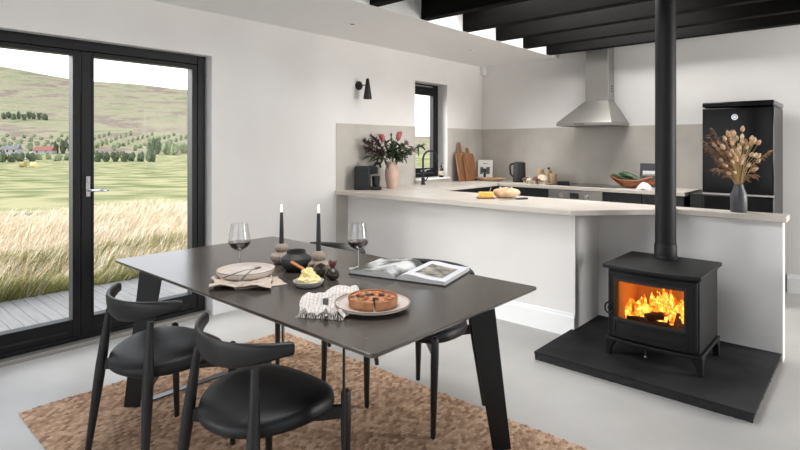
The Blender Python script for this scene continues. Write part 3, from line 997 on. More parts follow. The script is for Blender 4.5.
for k in range(54):
    row = k // 9 * .5
    a = [-.10, -.075, -.05, -.025, 0, .02, .04, .065, .09][k % 9] * (.8 + .22 * row) + random.uniform(-.012, .012) - .01
    h = .285 + .085 * row + random.uniform(-.035, .04) + .05 * (1 - abs(a) / .1)
    dried('tail', a, random.uniform(-.06, .06), h, 'peach dried bunny tail grass bunched in the middle of the slate vase')
for a, h, lab in ((-.005, .50, 'tallest peach seed head above the bunch'), (.03, .51, 'tall pale seed head upright behind the bunch'), (.115, .385, 'pale seed head standing clear to the right of the bunch'), (.135, .345, 'second pale seed head below the clear right one'), (.06, .44, 'pale seed head at the right shoulder of the bunch')):
    dried('pale', a, .01, h, lab)
for a, h, lab in ((-.19, .52, 'brown feathery plume arching furthest left and high'), (-.20, .44, 'brown feathery plume arching left below the highest'), (-.16, .56, 'thin dark plume rising upper left'), (-.155, .36, 'brown plume drooping low on the left'), (-.13, .46, 'brown plume close to the left of the bunch'), (-.18, .30, 'lowest brown plume on the left'),
                  (.215, .42, 'reddish plume reaching far right past the fridge edge'), (-.10, .50, 'brown curved plume just left of the tallest seed heads'), (-.22, .48, 'long brown plume reaching left at mid height'), (-.07, .55, 'brown plume upright at the top left of the bunch'), (.10, .255, 'short brown plume leaning right just above the vase neck')):
    dried('plume', a, random.uniform(-.03, .03), h, lab)

# ---- wall lamp
wl = thing('wall_lamp', 'black cone wall lamp on a round backplate left of the window', 'wall lamp', (XL, 3.93, 2.055))
MB().tube([(0, 0, 0), (.018, 0, 0)], .047, 32).build('backplate', m_blackmetal, wl, bevel=.003)
MB().tube([(.018, 0, 0), (.132, 0.0, .0)], .006, 10).build('arm', m_blackmetal, wl)
MB().lathe([(0, .065), (.013, .065), (.016, .06), (.046, -.15), (.042, -.15), (.012, .055), (0, .055)], (.14, .0, 0), 32).build('lamp_shade', m_blackmetal, wl)
MB().ball((.14, 0, -.10), .022, 14, 10).build('bulb', m_paper, wl)
# ================================================================= dining
ZTAB = 0.781
m_table = M('dark bronze grey table top', (68, 62, 57), 0.21, col2=(82, 75, 69), scale=2.2, detail=7, spec=0.5, bump=.02, bscale=6)
m_edge = M('table edge', (60, 55, 51), 0.45)
m_legsteel = M('black steel plate', (17, 17, 17), 0.4, spec=.4)
m_bar = M('steel foot bar', (88, 88, 92), 0.3, metal=.8)
m_chair = M('black stained ash', (13, 13, 13), 0.45, col2=(18, 17, 17), scale=5, stretch=(6, 6, 1))
m_leather = M('black leather', (15, 15, 17), 0.48, bump=.08, bscale=120, spec=.45)
m_lin = M('taupe linen', (196, 178, 162), .95, col2=(210, 194, 180), scale=40, bump=.2, bscale=300)
m_plate = M('off white glazed stoneware', (206, 194, 184), .35, col2=(216, 206, 198), scale=10)
m_rim = M('brown glaze edge', (128, 104, 86), .4)
m_forkst = M('pewter cutlery', (150, 145, 140), .28, metal=1.0)
m_glass = thin_glass('clear wine glass', (.97, .97, .97), 0.02, 1.5, 1.7)
m_stem_glass = thin_glass('wine glass stem', (.9, .9, .9), 0.08, 1.5, 14.0)
m_wine = M('red wine', (38, 8, 12), .08, spec=.5)

# ---- rug
def rug():
    x0, x1, y0, y1 = -3.345, -0.90, .735, 2.405
    nx, ny = 612, 420
    xs = np.linspace(x0, x1, nx); ys = np.linspace(y0, y1, ny)
    X, Y = np.meshgrid(xs, ys, indexing='ij')
    pitch = .036
    ph = 2 * PI * X / pitch
    row = np.floor(X / pitch)
    half = np.where((X / pitch) % 1 < .5, 1.0, -1.0)
    loc = (X / pitch) % .5 / .5
    braid = np.abs(np.sin(PI * ((Y + half * loc * .012) / .028 + row * .37)))
    Hh = .002 + .0118 * np.abs(np.sin(ph)) ** .6 * (0.35 + .65 * braid ** .7)
    Hh += .0006 * rng.standard_normal(Hh.shape)
    wob = .0025 * np.sin(Y * 90) * (np.abs(X - x0) < .03) + .0025 * np.sin(X * 90) * ((np.abs(Y - y0) < .03) | (np.abs(Y - y1) < .03))
    edge = np.minimum.reduce([X - x0, x1 - X, Y - y0, y1 - Y])
    Hh = Hh * np.clip(edge / .008 + .15, 0, 1)
    V = np.stack([X + wob, Y + wob, Hh], -1).reshape(-1, 3)
    idx = np.arange(nx * ny).reshape(nx, ny)
    F = np.stack([idx[:-1, :-1], idx[1:, :-1], idx[1:, 1:], idx[:-1, 1:]], -1).reshape(-1, 4)
    me = bpy.data.meshes.new('rug')
    me.vertices.add(len(V)); me.vertices.foreach_set('co', V.ravel())
    me.loops.add(F.size); me.loops.foreach_set('vertex_index', F.ravel().astype(np.int32))
    me.polygons.add(len(F)); me.polygons.foreach_set('loop_start', np.arange(0, F.size, 4, dtype=np.int32))
    me.update(calc_edges=True)
    me.polygons.foreach_set('use_smooth', np.ones(len(F), dtype=bool))
    # every strand of the braid has a jute tone of its own
    cx_, cy_ = X[:-1, :-1], Y[:-1, :-1]
    rh = np.floor(cx_ / (pitch / 2)).astype(int)
    hf = np.where((cx_ / pitch) % 1 < .5, 1.0, -1.0)
    lc = (cx_ / pitch) % .5 / .5
    sg = np.floor((cy_ + hf * lc * .012) / .028 + np.floor(cx_ / pitch) * .37).astype(int)
    hs = np.abs(np.sin(rh * 12.9898 + sg * 78.233) * 43758.5453) % 1
    me.polygons.foreach_set('material_index', np.digitize(hs, [.16, .42, .72]).astype(np.int32).ravel())
    for nm, c1, c2 in (('dark jute strand', (146, 115, 92), (164, 132, 108)), ('brown jute strand', (168, 135, 109), (182, 149, 123)), ('tan jute strand', (186, 153, 126), (200, 168, 141)), ('pale jute strand', (202, 171, 144), (216, 187, 160))):
        me.materials.append(M(nm, c1, .95, col2=c2, scale=120, detail=2))
    o = bpy.data.objects.new('rug', me)
    COL.objects.link(o)
    return o


tag(rug(), 'large braided natural jute rug under the dining table', 'rug')

# ---- table
TX0, TX1, TY0, TY1 = -3.112, -1.108, 1.125, 2.160
TCX, TCY = -2.116, 1.64
tb = thing('dining_table', 'large dark rectangular dining table with flat black steel legs', 'table', (TCX, TCY, 0))
hx, hy = (TX1 - TX0) / 2, (TY1 - TY0) / 2
def rpoly(hx, hy, r, n=5):
    p = []
    for cx, cy, a0 in ((hx - r, hy - r, 0), (-hx + r, hy - r, 90), (-hx + r, -hy + r, 180), (hx - r, -hy + r, 270)):
        for i in range(n + 1):
            a = math.radians(a0 + 90 * i / n)
            p.append((cx + r * math.cos(a), cy + r * math.sin(a)))
    return p
P1 = rpoly(hx, hy, .018); P0 = rpoly(hx - .030, hy - .030, .018)
mb = MB()
mb.loops([[(x, y, ZTAB - .030) for x, y in P0], [(x, y, ZTAB - .010) for x, y in P1], [(x, y, ZTAB - .002) for x, y in P1], [(x * .999, y * .999, ZTAB) for x, y in P1]])
mb.build('tabletop', m_table, tb, sharp=12)
for sx in (-1, 1):
    for sy in (-1, 1):
        c = Vector((sx * .868, sy * .515, .0))
        d = Vector((-sx * .73, -sy * .68, 0)).normalized()
        nrm = Vector((-d.y, d.x, 0)) * .004
        a0, a1, b0, b1 = c + d * 0.0, c + d * .085, c + d * .085, c + d * .21
        zt = ZTAB - .030
        mb = MB()
        lo2 = [a0, a1]; hi2 = [b0, b1]
        ring = lambda s: [tuple(a0 + nrm * s + Vector((0, 0, .0145))), tuple(a1 + nrm * s + Vector((0, 0, .0145))), tuple(b1 + nrm * s + Vector((0, 0, zt))), tuple(b0 + nrm * s + Vector((0, 0, zt)))]
        mb.loops([ring(-1), ring(1)])
        mb.build('leg', m_legsteel, tb, bevel=.001)
        # short fixing flange under the top
    MB().box(sx * .868 - .022 - sx * .02, sx * .868 + .022 - sx * .02, -.49, .49, .0145, .0195).build('foot_bar', m_bar, tb)
    MB().box(sx * .74 - .03, sx * .74 + .03, -.42, .42, ZTAB - .036, ZTAB - .030).build('top_rail', m_legsteel, tb)

# ---- chair
def chair_parts(root):
    RA, TH = .308, math.radians(54)
    ZT_ = .757
    def arc(a):          # a measured from the middle of the back
        return Vector((RA * math.sin(a), RA * math.cos(TH) - RA * math.cos(a), 0))
    # bent back rail
    rings = []
    N = 44
    for i in range(N + 1):
        t = i / N
        a = -TH + 2 * TH * t
        p = arc(a)
        out = Vector((math.sin(a), -math.cos(a), 0))
        mid = math.sin(PI * t) ** 1.2
        hgt = .046 + .050 * mid
        th = .030 - .008 * mid
        zc = ZT_ - hgt / 2 - .004 * math.sin(PI * t)
        tilt = .14 * mid
        ring = []
        for k in range(14):
            b = 2 * PI * k / 14
            cx = math.copysign(abs(math.cos(b)) ** .75, math.cos(b)) * th / 2
            cz = math.copysign(abs(math.sin(b)) ** .75, math.sin(b)) * hgt / 2
            q = p + out * (cx + cz * tilt) + Vector((0, 0, zc + cz))
            ring.append(q)
        rings.append(ring)
    # rounded tips
    def tip(ring, d, s):
        c = sum(ring, Vector()) / len(ring)
        return [c + (q - c) * s + d for q in ring]
    dA = Vector((-math.cos(TH), math.sin(TH), 0)); dB = Vector((math.cos(TH), math.sin(TH), 0))
    rings = [tip(rings[0], dA * .016, .55), tip(rings[0], dA * .012, .92)] + rings + [tip(rings[-1], dB * .012, .92), tip(rings[-1], dB * .016, .55)]
    MB().loops(rings).build('backrest', m_chair, root, sharp=50)
    # legs
    rear = []
    for s in (-1, 1):
        a = s * math.radians(33)
        top = arc(a) + Vector((0, 0, .672))
        foot = Vector((s * .232, -.143, .0145))
        pts = [foot.lerp(top, t) for t in (0, .25, .5, .62, .75, .9, 1)]
        rad = [.013, .017, .0215, .0225, .020, .0155, .013]
        MB().tube(pts, rad, 16).build('leg', m_chair, root)
        rear.append(foot.lerp(top, .63))
    front = []
    for s in (-1, 1):
        top = Vector((s * .232, .285, .478)); foot = Vector((s * .225, .292, .0145))
        pts = [foot.lerp(top, t) for t in (0, .4, .75, 1)]
        MB().tube(pts, [.0125, .0165, .0195, .019], 16, round_end=True).build('leg', m_chair, root)
        front.append(foot.lerp(top, .86))
    for i in (0, 1):
        A = front[i]; B = rear[1 - i]
        d = (B - A)
        mb = MB()
        rr = []
        for t in (0, .12, .5, .88, 1):
            p = A.lerp(B, t)
            z = -.008 if 0 < t < 1 else 0
            hh = .022 + .010 * math.sin(PI * t)
            zz = min(p.z, .425) - .012 * math.sin(PI * t) - i * .002
            side = Vector((-d.y, d.x, 0)).normalized() * .011
            rr.append([Vector((p.x, p.y, zz)) + side + Vector((0, 0, hh)), Vector((p.x, p.y, zz)) - side + Vector((0, 0, hh)), Vector((p.x, p.y, zz)) - side - Vector((0, 0, hh)), Vector((p.x, p.y, zz)) + side - Vector((0, 0, hh))])
        mb.loops(rr).build('seat_rail', m_chair, root, bevel=.003)
    # padded seat
    mb = MB()
    prof = [(0.0, -.002), (.55, -.004), (.9, .0), (.985, .010), (1.0, .024), (.975, .036), (.90, .046), (.7, .054), (.4, .056), (0, .055)]
    n = 48
    rings = []
    for r, z in prof:
        if r == 0:
            r = .02
        ring = []
        for k in range(n):
            a = 2 * PI * k / n
            ca, sa = math.cos(a), math.sin(a)
            wx = .246 * (1.0 + .12 * sa)
            x = math.copysign(abs(ca) ** .86, ca) * wx * r
            y = math.copysign(abs(sa) ** (.80 if sa > 0 else 1.0), sa) * .228 * r + .088
            zz = z + (.012 * (abs(x) / .25) ** 2 if z > .03 else 0) - .01 * (sa < 0) * abs(sa) * r
            ring.append((x, y, .436 + zz * 1.22))
        rings.append(ring)
    mb.loops(rings).build('seat', m_leather, root, sharp=60)
    MB().tube([(.06, -.118, .452), (.06, -.124, .462)], .006, 8).build('seat_fixing', m_chair, root)


GRP = 'black elbow chairs around the dining table'
c0 = thing('dining_chair', 'black elbow chair at the left near side of the table, closest to the glazed door', 'chair', (-2.428, 1.010, 0), math.radians(7), GRP)
chair_parts(c0)
copy_tree(c0, (-1.690, 1.045, 0), math.radians(4), 'black elbow chair in the foreground centre, back to the viewer')
copy_tree(c0, (-1.80, 2.285, 0), math.radians(180), 'black elbow chair on the far side behind the open book')
copy_tree(c0, (-2.60, 2.28, 0), math.radians(180), 'black elbow chair on the far side mostly hidden behind the table and wine glass')

# ---- wine glasses
def wine_glass(label, x, y):
    g = thing('wine_glass', label, 'wine glass', (x, y, ZTAB), 0, 'wine glasses on the dining table')
    g.scale = (1.10, 1.10, 1.0)
    MB().lathe([(0.0, .0), (.042, .0), (.043, .0025), (.02, .006), (.006, .012), (.0042, .03), (.004, .085), (.006, .094), (0, .0945)], seg=32).build('stem', m_stem_glass, g)
    outer = [(0.0, .095), (.0062, .0952), (.018, .100), (.036, .112), (.047, .128), (.0495, .140), (.047, .165), (.040, .21), (.0365, .232)]
    inner = [(.0355, .232), (.039, .21), (.046, .165), (.0485, .140), (.046, .129), (.035, .1135), (.017, .102), (0, .100)]
    MB().lathe(outer + inner, seg=40).build('glass', m_glass, g)
    w = [(0, .1025), (.017, .1035), (.0345, .1145), (.0455, .130), (.0478, .140), (.0478, .142), (0, .142)]
    MB().lathe(w, seg=40).build('wine', m_wine, g)


wine_glass('glass of red wine behind the plate and folded napkin', -2.393, 1.455)
wine_glass('glass of red wine beside the open book', -1.962, 1.868)

# ---- candle holders, candles
m_cer = M('stone beige ribbed ceramic', (150, 136, 122), .75, col2=(164, 150, 136), scale=14)
m_candle = M('black candle wax', (34, 34, 36), .5)
m_fl1 = emission('candle flame', (1.0, .62, .30), 7)
m_wick = M('wick', (20, 16, 14), .9)


def candle(x, y, zh, label_h, label_c, top, s=1.0):
    hld = thing('candle_holder', label_h, 'candle holder', (x, y, ZTAB), 0, 'ribbed double ball candle holders')
    k = zh / .108
    prof = [(0, 0), (.03, 0), (.045, .008), (.057, .028), (.055, .046), (.038, .060), (.027, .064), (.032, .070), (.0365, .082), (.033, .096), (.024, .1055), (.0135, .108), (.0135, .09), (0, .09)]
    MB().lathe([(r * s, z * k) for r, z in prof], seg=96, rib=.035, nrib=18).build('ribbed_body', m_cer, hld)
    c = thing('candle', label_c, 'candle', (x, y, ZTAB + .0905 * k), 0, 'black taper candles')
    L = top - (ZTAB + .0905 * k)
    MB().lathe([(0, 0), (.0115, 0), (.0125, .03), (.0105, L * .6), (.0085, L - .004), (.006, L), (0, L - .001)], seg=24).build('wax', m_candle, c)
    MB().tube([(0, 0, L - .002), (.001, 0, L + .008)], .001, 6).build('wick', m_wick, c)
    MB().lathe([(0, L + .003), (.0032, L + .008), (.005, L + .018), (.004, L + .030), (.0016, L + .041), (0, L + .046)], seg=16).build('flame', m_fl1, c)
    return c


candle(-2.362, 1.688, .105, 'beige ribbed candle holder partly behind the black round pot', 'lit black taper candle on the left', 1.050)
candle(-2.030, 1.668, .112, 'beige ribbed candle holder beside the dark seed pods', 'lit black taper candle on the right, nearer the wine glass', 1.075, .93)

# ---- round dark pot
m_pot = M('charcoal stoneware', (48, 46, 46), .55, col2=(58, 56, 55), scale=12)
pt = thing('round_pot', 'squat charcoal ceramic pot between the two candles', 'pot', (-2.168, 1.638, ZTAB))
MB().lathe([(0, 0), (.045, 0), (.052, .004), (.074, .030), (.079, .048), (.074, .066), (.052, .082), (.046, .088), (.047, .098), (.049, .1), (.044, .1), (.042, .088), (.048, .078), (.068, .062), (.072, .045), (.045, .010), (0, .008)], seg=48).build('pot_body', m_pot, pt)

# ---- butter dish
bd = thing('butter_dish', 'small grey white dish holding whipped butter', 'dish', (-1.882, 1.489, ZTAB))
MB().lathe([(0, 0), (.045, 0), (.060, .010), (.066, .024), (.068, .026), (.064, .027), (.056, .013), (.040, .006), (0, .005)], seg=40).build('dish_body', M('pale grey glaze', (178, 178, 176), .3), bd)
bt = thing('butter', 'mound of pale yellow whipped butter in the small dish', 'butter', (-1.882, 1.489, ZTAB + .0065))
m_butter = M('whipped butter', (240, 214, 146), .5, col2=(246, 228, 176), scale=20)
bb = MB().ball((0, 0, .018), (.052, .050, .026), 30, 16, .35, 3.2, 5.0)
bb.ball((-.006, .004, .040), (.030, .028, .030), 24, 14, .5, 2.6, 9.0).ball((.022, .0, .030), (.020, .024, .022), 18, 10, .5, 3, 2.0)
bb.warp(lambda v: (v.x, v.y, max(v.z, .0)))
bb.build('butter_mound', m_butter, bt)
wk = thing('butter_knife', 'small orange brown wooden spreader stuck in the butter', 'spreader', (-1.952, 1.519, ZTAB + .058))
MB().obox((-.035, -.004, .010), (.052, .004, -.014), (.0, .006, .0015), (.001, 0, .0035)).build('handle', M('orange wood', (190, 122, 66), .5), wk, bevel=.002)

# ---- seed pods
m_pod = M('dark glossy seed pod', (52, 44, 38), .22, col2=(70, 62, 48), scale=12, spec=.6)
m_podred = M('maroon pod tip', (110, 58, 58), .6)
m_podgreen = M('olive scaly pod', (84, 76, 56), .5, col2=(60, 52, 42), scale=40)
p1 = thing('seed_pod', 'round glossy dark seed pod with a maroon crown in front of the candle holder', 'seed pod', (-1.890, 1.638, ZTAB))
MB().lathe([(0, 0), (.022, .002), (.033, .015), (.034, .026), (.028, .042), (.014, .052), (.008, .058), (0, .058)], seg=10, squash=(1.05, .95)).build('pod_body', m_pod, p1, subdiv=1)
cw = MB()
for k in range(6):
    a = k * PI / 3
    blade_leaf(cw, (.006 * math.cos(a), .006 * math.sin(a), .054), (.020 * math.cos(a), .020 * math.sin(a), .088 + .006 * (k % 2)), .012, 0, 4, a)
cw.build('crown', m_podred, p1, solid=.001)
p2 = thing('seed_pod', 'olive scaly seed head lying behind the round glossy pod', 'seed pod', (-1.956, 1.610, ZTAB), .6)
sp_ = MB().ball((0, 0, .030), (.030, .030, .028), 20, 12, .12, 6)
sp_.build('pod_body', m_podgreen, p2)
sc = MB()
for k in range(34):
    a = random.uniform(0, 2 * PI); b = random.uniform(.1, 1.4)
    n_ = Vector((math.cos(a) * math.sin(b), math.sin(a) * math.sin(b), math.cos(b)))
    p = Vector((n_.x * .030, n_.y * .030, .03 + n_.z * .030))
    blade_leaf(sc, p, p + n_ * .008 + Vector((.010, 0, .004)), .010, 0, 3, a)
sc.build('scales', m_podgreen, p2, solid=.001)
blm = MB()
for k in range(5):
    blade_leaf(blm, (-.03, .0, .05), (-.045 + .006 * k, .012 * (k - 2), .072), .007, 0, 3, k)
blm.build('pod_tip', m_podred, p2, solid=.001)

# ---- folded napkins
def cloth_patch(A, B, C, D, zfun, nu, nv, bulge=(0, 0)):
    A, B, C, D = (Vector((*p, 0)) for p in (A, B, C, D))
    mb = MB()
    def fn(u, v):
        p = (A * (1 - u) + B * u) * (1 - v) + (D * (1 - u) + C * u) * v
        p += Vector((-bulge[0], -bulge[1], 0)) * math.sin(PI * min(1, v * 1.05)) * (1 - u)
        z = zfun(u, v, p)
        return (p.x + .016 * noise.noise(p * 16), p.y + .016 * noise.noise(p * 16 + Vector((5, 0, 0))), ZTAB + z)
    mb.grid(fn, nu, nv)
    return mb


PL1 = Vector((-2.225, 1.388, 0))
PL2 = Vector((-1.436, 1.445, 0))
def z_nap1(u, v, p):
    flat = smooth(((p - PL1).length - .085) / .045)
    fold = math.exp(-((v - .03) / .10) ** 2) * (.010 + .006 * math.sin(u * 11))
    wr = abs(noise.noise(Vector((u * 5 + v * 4, v * 9 - u * 3, 2))))
    return .0035 + flat * (.003 + fold + .016 * wr + .006 * (.5 + .5 * noise.noise(Vector((u * 3, v * 3, 8)))))


n1 = thing('napkin', 'folded taupe linen napkin under the left plate', 'napkin')
cloth_patch((-2.125, 1.150), (-1.940, 1.330), (-2.14, 1.475), (-2.33, 1.275), z_nap1, 44, 40).build('upper_layer', m_lin, n1, solid=.003)
cloth_patch((-2.06, 1.225), (-1.965, 1.435), (-2.12, 1.49), (-2.24, 1.30), lambda u, v, p: .0018 + .003 * (.5 + .5 * noise.noise(p * 9)) * smooth(((p - PL1).length - .085) / .045), 24, 20).build('lower_layer', m_lin, n1, solid=.0025)

m_check = bpy.data.materials.new('pale checked linen')
m_check.use_nodes = True
nt = m_check.node_tree
b_ = nt.nodes['Principled BSDF']
b_.inputs['Roughness'].default_value = .95
tc = nt.nodes.new('ShaderNodeTexCoord')
mp = nt.nodes.new('ShaderNodeMapping')
mp.inputs['Rotation'].default_value = (0, 0, .75)
nt.links.new(tc.outputs['Object'], mp.inputs['Vector'])
mx = None
for ax in ('X', 'Y'):
    wv = nt.nodes.new('ShaderNodeTexWave')
    wv.bands_direction = ax
    wv.inputs['Scale'].default_value = 22
    wv.inputs['Distortion'].default_value = .6
    nt.links.new(mp.outputs['Vector'], wv.inputs['Vector'])
    rp = nt.nodes.new('ShaderNodeValToRGB')
    rp.color_ramp.elements[0].position = .78
    rp.color_ramp.elements[0].color = rgb(228, 221, 214)
    rp.color_ramp.elements[1].position = .95
    rp.color_ramp.elements[1].color = rgb(196, 186, 178)
    nt.links.new(wv.outputs['Fac'], rp.inputs['Fac'])
    if mx is None:
        mx = rp
    else:
        mm = nt.nodes.new('ShaderNodeMix')
        mm.data_type = 'RGBA'
        mm.blend_type = 'DARKEN'
        mm.inputs[0].default_value = 1.0
        nt.links.new(mx.outputs['Color'], mm.inputs[6])
        nt.links.new(rp.outputs['Color'], mm.inputs[7])
        nt.links.new(mm.outputs[2], b_.inputs['Base Color'])


def z_nap2(u, v, p):
    flat = smooth(((p - PL2).length - .095) / .045)
    ridge = abs(noise.noise(Vector((u * 4.2, v * 4.0, 11)))) + .6 * abs(noise.noise(Vector((u * 9, v * 9, 4))))
    kn = smooth(((Vector((-1.585, 1.335, 0)) - p).length - .02) / .05)
    return .003 + flat * (.004 + .034 * ridge * (.25 + .75 * kn))


nb = cloth_patch((-1.568, 1.195), (-1.420, 1.285), (-1.43, 1.47), (-1.680, 1.575), z_nap2, 60, 60, (.085, .03))
n2 = thing('napkin', 'crumpled pale checked napkin under the tart plate', 'napkin')
nb.build('cloth', m_check, n2, solid=.002)
fr_ = MB()
for k in range(60):
    t_ = k / 59
    p = Vector((-1.568, 1.195, 0)).lerp(Vector((-1.420, 1.285, 0)), t_)
    z = ZTAB + z_nap2(t_, 0, p)
    q = p + Vector((.008, -.012, 0)) + Vector((random.gauss(0, .003), random.gauss(0, .003), 0))
    fr_.tube([(p.x, p.y, z), (q.x, q.y, ZTAB + .002)], .0008, 4)
fr_.build('fringe', m_check, n2)

# ---- plates
def plate(label, c, r, h, z, grp=None):
    p = thing('plate', label, 'plate', (c.x, c.y, ZTAB + z), 0, grp)
    MB().lathe([(0, 0), (r * .72, 0), (r * .86, .004), (r * .97, h * .5), (r, h - .002), (r * .985, h), (r * .965, h - .003), (r * .93, h * .5), (r * .84, .010), (r * .7, .0065), (0, .006)], seg=64).build('plate_body', m_plate, p)
    MB().lathe([(r * .999, h - .0025), (r * 1.001, h - .001), (r * .986, h + .0006), (r * .97, h - .001)], seg=64).build('glaze_rim', m_rim, p)
    return p


plate('empty stoneware plate on the taupe napkin at the left', PL1, .136, .036, .0085)
plate('wide stoneware plate carrying the tart', PL2, .146, .020, .0085)

# ---- forks on the left plate
def fork(label, head, tail):
    h_, t_ = Vector(head), Vector(tail)
    f = thing('fork', label, 'fork', t_, 0, 'forks on the empty plate')
    d = (h_ - t_)
    L = d.length
    d.normalize()
    s = d.cross(Vector((0, 0, 1))).normalized()
    mid = t_ + d * L * .62 + Vector((0, 0, .008))
    neck = t_ + d * L * .76 + Vector((0, 0, .004))
    o = t_
    MB().tube([t_ - o, t_ + d * L * .3 + Vector((0, 0, .005)) - o, mid - o, neck - o], [.0065, .0055, .003, .003], 10, flat=.45, up=s, round_end=True).build('handle', m_forkst, f)
    hb = MB()
    hb.tube([neck - o, t_ + d * L * .82 - o, t_ + d * L * .87 - o], [.003, .010, .010], 10, flat=.18, up=s)
    for k in (-1.5, -.5, .5, 1.5):
        a = t_ + d * L * .865 + s * k * .0055
        b = t_ + d * L + s * k * .0052 + Vector((0, 0, .004))
        hb.tube([a - o, a.lerp(b, .5) - Vector((0, 0, .002)) - o, b - o], [.0018, .0016, .0008], 6)
    hb.build('tines', m_forkst, f)


fork('fork with its handle furthest left on the empty plate', (-2.175, 1.435, ZTAB + .0475), (-2.115, 1.198, ZTAB + .048))
fork('fork crossing over the other, its handle nearer the viewer', (-2.172, 1.418, ZTAB + .0525), (-2.020, 1.228, ZTAB + .046))

# ---- tart and its slice
m_crust = M('tart crust', (158, 106, 72), .8, col2=(182, 130, 92), scale=40, bump=.3, bscale=120)
m_fill = M('baked tart filling', (206, 142, 94), .5, col2=(92, 48, 34), scale=50, detail=5, lo=.42, hi=.58, bump=.4, bscale=90, spec=.5)
m_berry = M('dark berry', (58, 26, 26), .3)
m_apricot = M('orange fruit', (204, 112, 56), .4)


def wedge(name, label, a0, a1, off):
    c = Vector((PL2.x, PL2.y, 0)) + off
    r = .096
    t = thing(name, label, 'tart', (c.x, c.y, ZTAB + .0155))
    n = max(8, int(40 * (a1 - a0) / (2 * PI)))
    cr = MB()
    rings = []
    prof = [(.0, 0), (r * .94, 0), (r, .030), (r * .985, .034), (r * .955, .033), (r * .94, .026), (0, .026)]
    for i in range(n + 1):
        a = a0 + (a1 - a0) * i / n
        rings.append([(rr * (1 + .006 * math.cos(36 * a)) * math.cos(a), rr * (1 + .006 * math.cos(36 * a)) * math.sin(a), z) for rr, z in prof])
    cr.loops(rings)
    cr.build('crust', m_crust, t)
    fi = MB()
    def fn(u, v):
        a = a0 + .02 + (a1 - a0 - .04) * u
        rr = r * .945 * v
        x, y = rr * math.cos(a), rr * math.sin(a)
        return (x, y, .0268 + .006 * (.5 + .5 * noise.noise(Vector((x * 60 + 3, y * 60, 1)))) * (1 if .03 < v < .98 else .2))
    fi.grid(fn, n, 10)
    fi.build('filling', m_fill, t)
    for k in range(int(15 * (a1 - a0) / (2 * PI))):
        a = random.uniform(a0 + .15, a1 - .15); rr = r * random.uniform(.2, .82)
        MB().ball((rr * math.cos(a), rr * math.sin(a), .031), (.011, .009, .005), 12, 7, .3, 2, k).build('berry' if k % 3 else 'fruit_piece', m_berry if k % 3 else m_apricot, t)


a_cut = math.radians(-42)        # facing the camera
wedge('tart', 'larger part of the baked fruit tart on the wide plate', a_cut + 1.25, a_cut + 2 * PI - .02, Vector((0, 0, 0)))
wedge('tart_slice', 'cut slice of the fruit tart, on the right of the cut', a_cut + .03, a_cut + 1.22, Vector((.003, .002, 0)))

# ---- knife on the checked napkin
kn = thing('table_knife', 'dark pewter table knife lying on the checked napkin', 'knife', (-1.545, 1.305, ZTAB + .017), math.radians(-40))
kb = MB()
kb.loops([[(.0 + x, y, z) for x, y, z in ((0, -.011, 0), (0, .009, 0), (0, .009, .003), (0, -.011, .003))], [(-.09, -.013, 0), (-.09, .010, 0), (-.09, .010, .003), (-.09, -.013, .003)], [(-.125, -.004, .001), (-.125, .009, .001), (-.125, .009, .003), (-.125, -.004, .003)]])
kb.build('blade', M('dark pewter blade', (70, 68, 68), .35, metal=.8), kn)
MB().tube([(0, 0, .002), (.05, 0, .003), (.11, 0, .001)], [.007, .008, .010], 10, flat=.5, up=(0, 1, 0), round_end=True).build('handle', m_forkst, kn)

# ---- open book
bo = thing('open_book', 'large open photo book at the right end of the table', 'book')
SN, SF = Vector((-1.664, 1.822, 0)), Vector((-1.745, 2.135, 0))
ax = (SF - SN).normalized()
perp = Vector((ax.y, -ax.x, 0))      # towards the right hand page
BH = (SF - SN).length
BWd = .250
m_cover = M('dark book cover', (36, 37, 40), .5)
m_pages = M('page edges', (212, 210, 208), .7)
m_page = M('glossy page', (228, 228, 232), .35)
m_photo = M('landscape photograph', (186, 178, 160), .35, col2=(46, 46, 50), scale=24, detail=6)
m_photo2 = M('misty hills photograph', (222, 222, 220), .35, col2=(64, 66, 56), scale=8, detail=7, lo=.44, hi=.58)


def page_z(s, th):       # s 0 at the spine, 1 at the fore edge
    return (th + .012 * math.exp(-((s - .25) / .30) ** 2)) * (1 - math.exp(-s * 14)) * (1 - .20 * s)


def book_half(sgn, th):
    def P(s, t, z):
        q = SN + ax * (BH * t) + perp * (sgn * BWd * s)
        return (q.x, q.y, ZTAB + z)
    mb = MB()
    N = 20
    top = lambda s: .0045 + page_z(s, th)
    rings = []
    for i in range(N + 1):
        s = .004 + .99 * i / N
        rings.append([P(s, .008, .0045), P(s, .992, .0045), P(s, .992, top(s)), P(s, .008, top(s))])
    mb.loops(rings)
    mb.build('page_block', m_pages, bo)
    mb = MB()
    mb.grid(lambda u, v: P(.004 + .99 * u, .008 + .984 * v, top(.004 + .99 * u) + .0004), N, 2)
    mb.build('page', m_page if sgn > 0 else m_photo2, bo)
    return P, top


P, top = book_half(1, .020)
MB().grid(lambda u, v: P(.30 + .56 * u, .16 + .62 * v, top(.30 + .56 * u) + .0009), 10, 4).build('printed_photo', m_photo, bo)
P, top = book_half(-1, .020)
cvm = MB()
for sgn in (-1, 1):
    pts = [SN + perp * (sgn * -.001) - ax * .004, SN + perp * (sgn * (BWd + .006)) - ax * .004, SF + perp * (sgn * (BWd + .006)) + ax * .004, SF + perp * (sgn * -.001) + ax * .004]
    pl = [(p.x, p.y) for p in pts]
    if sgn < 0:
        pl = pl[::-1]
    cvm.prism(pl, ZTAB + .0006, ZTAB + .0036)
cvm.build('cover', m_cover, bo)
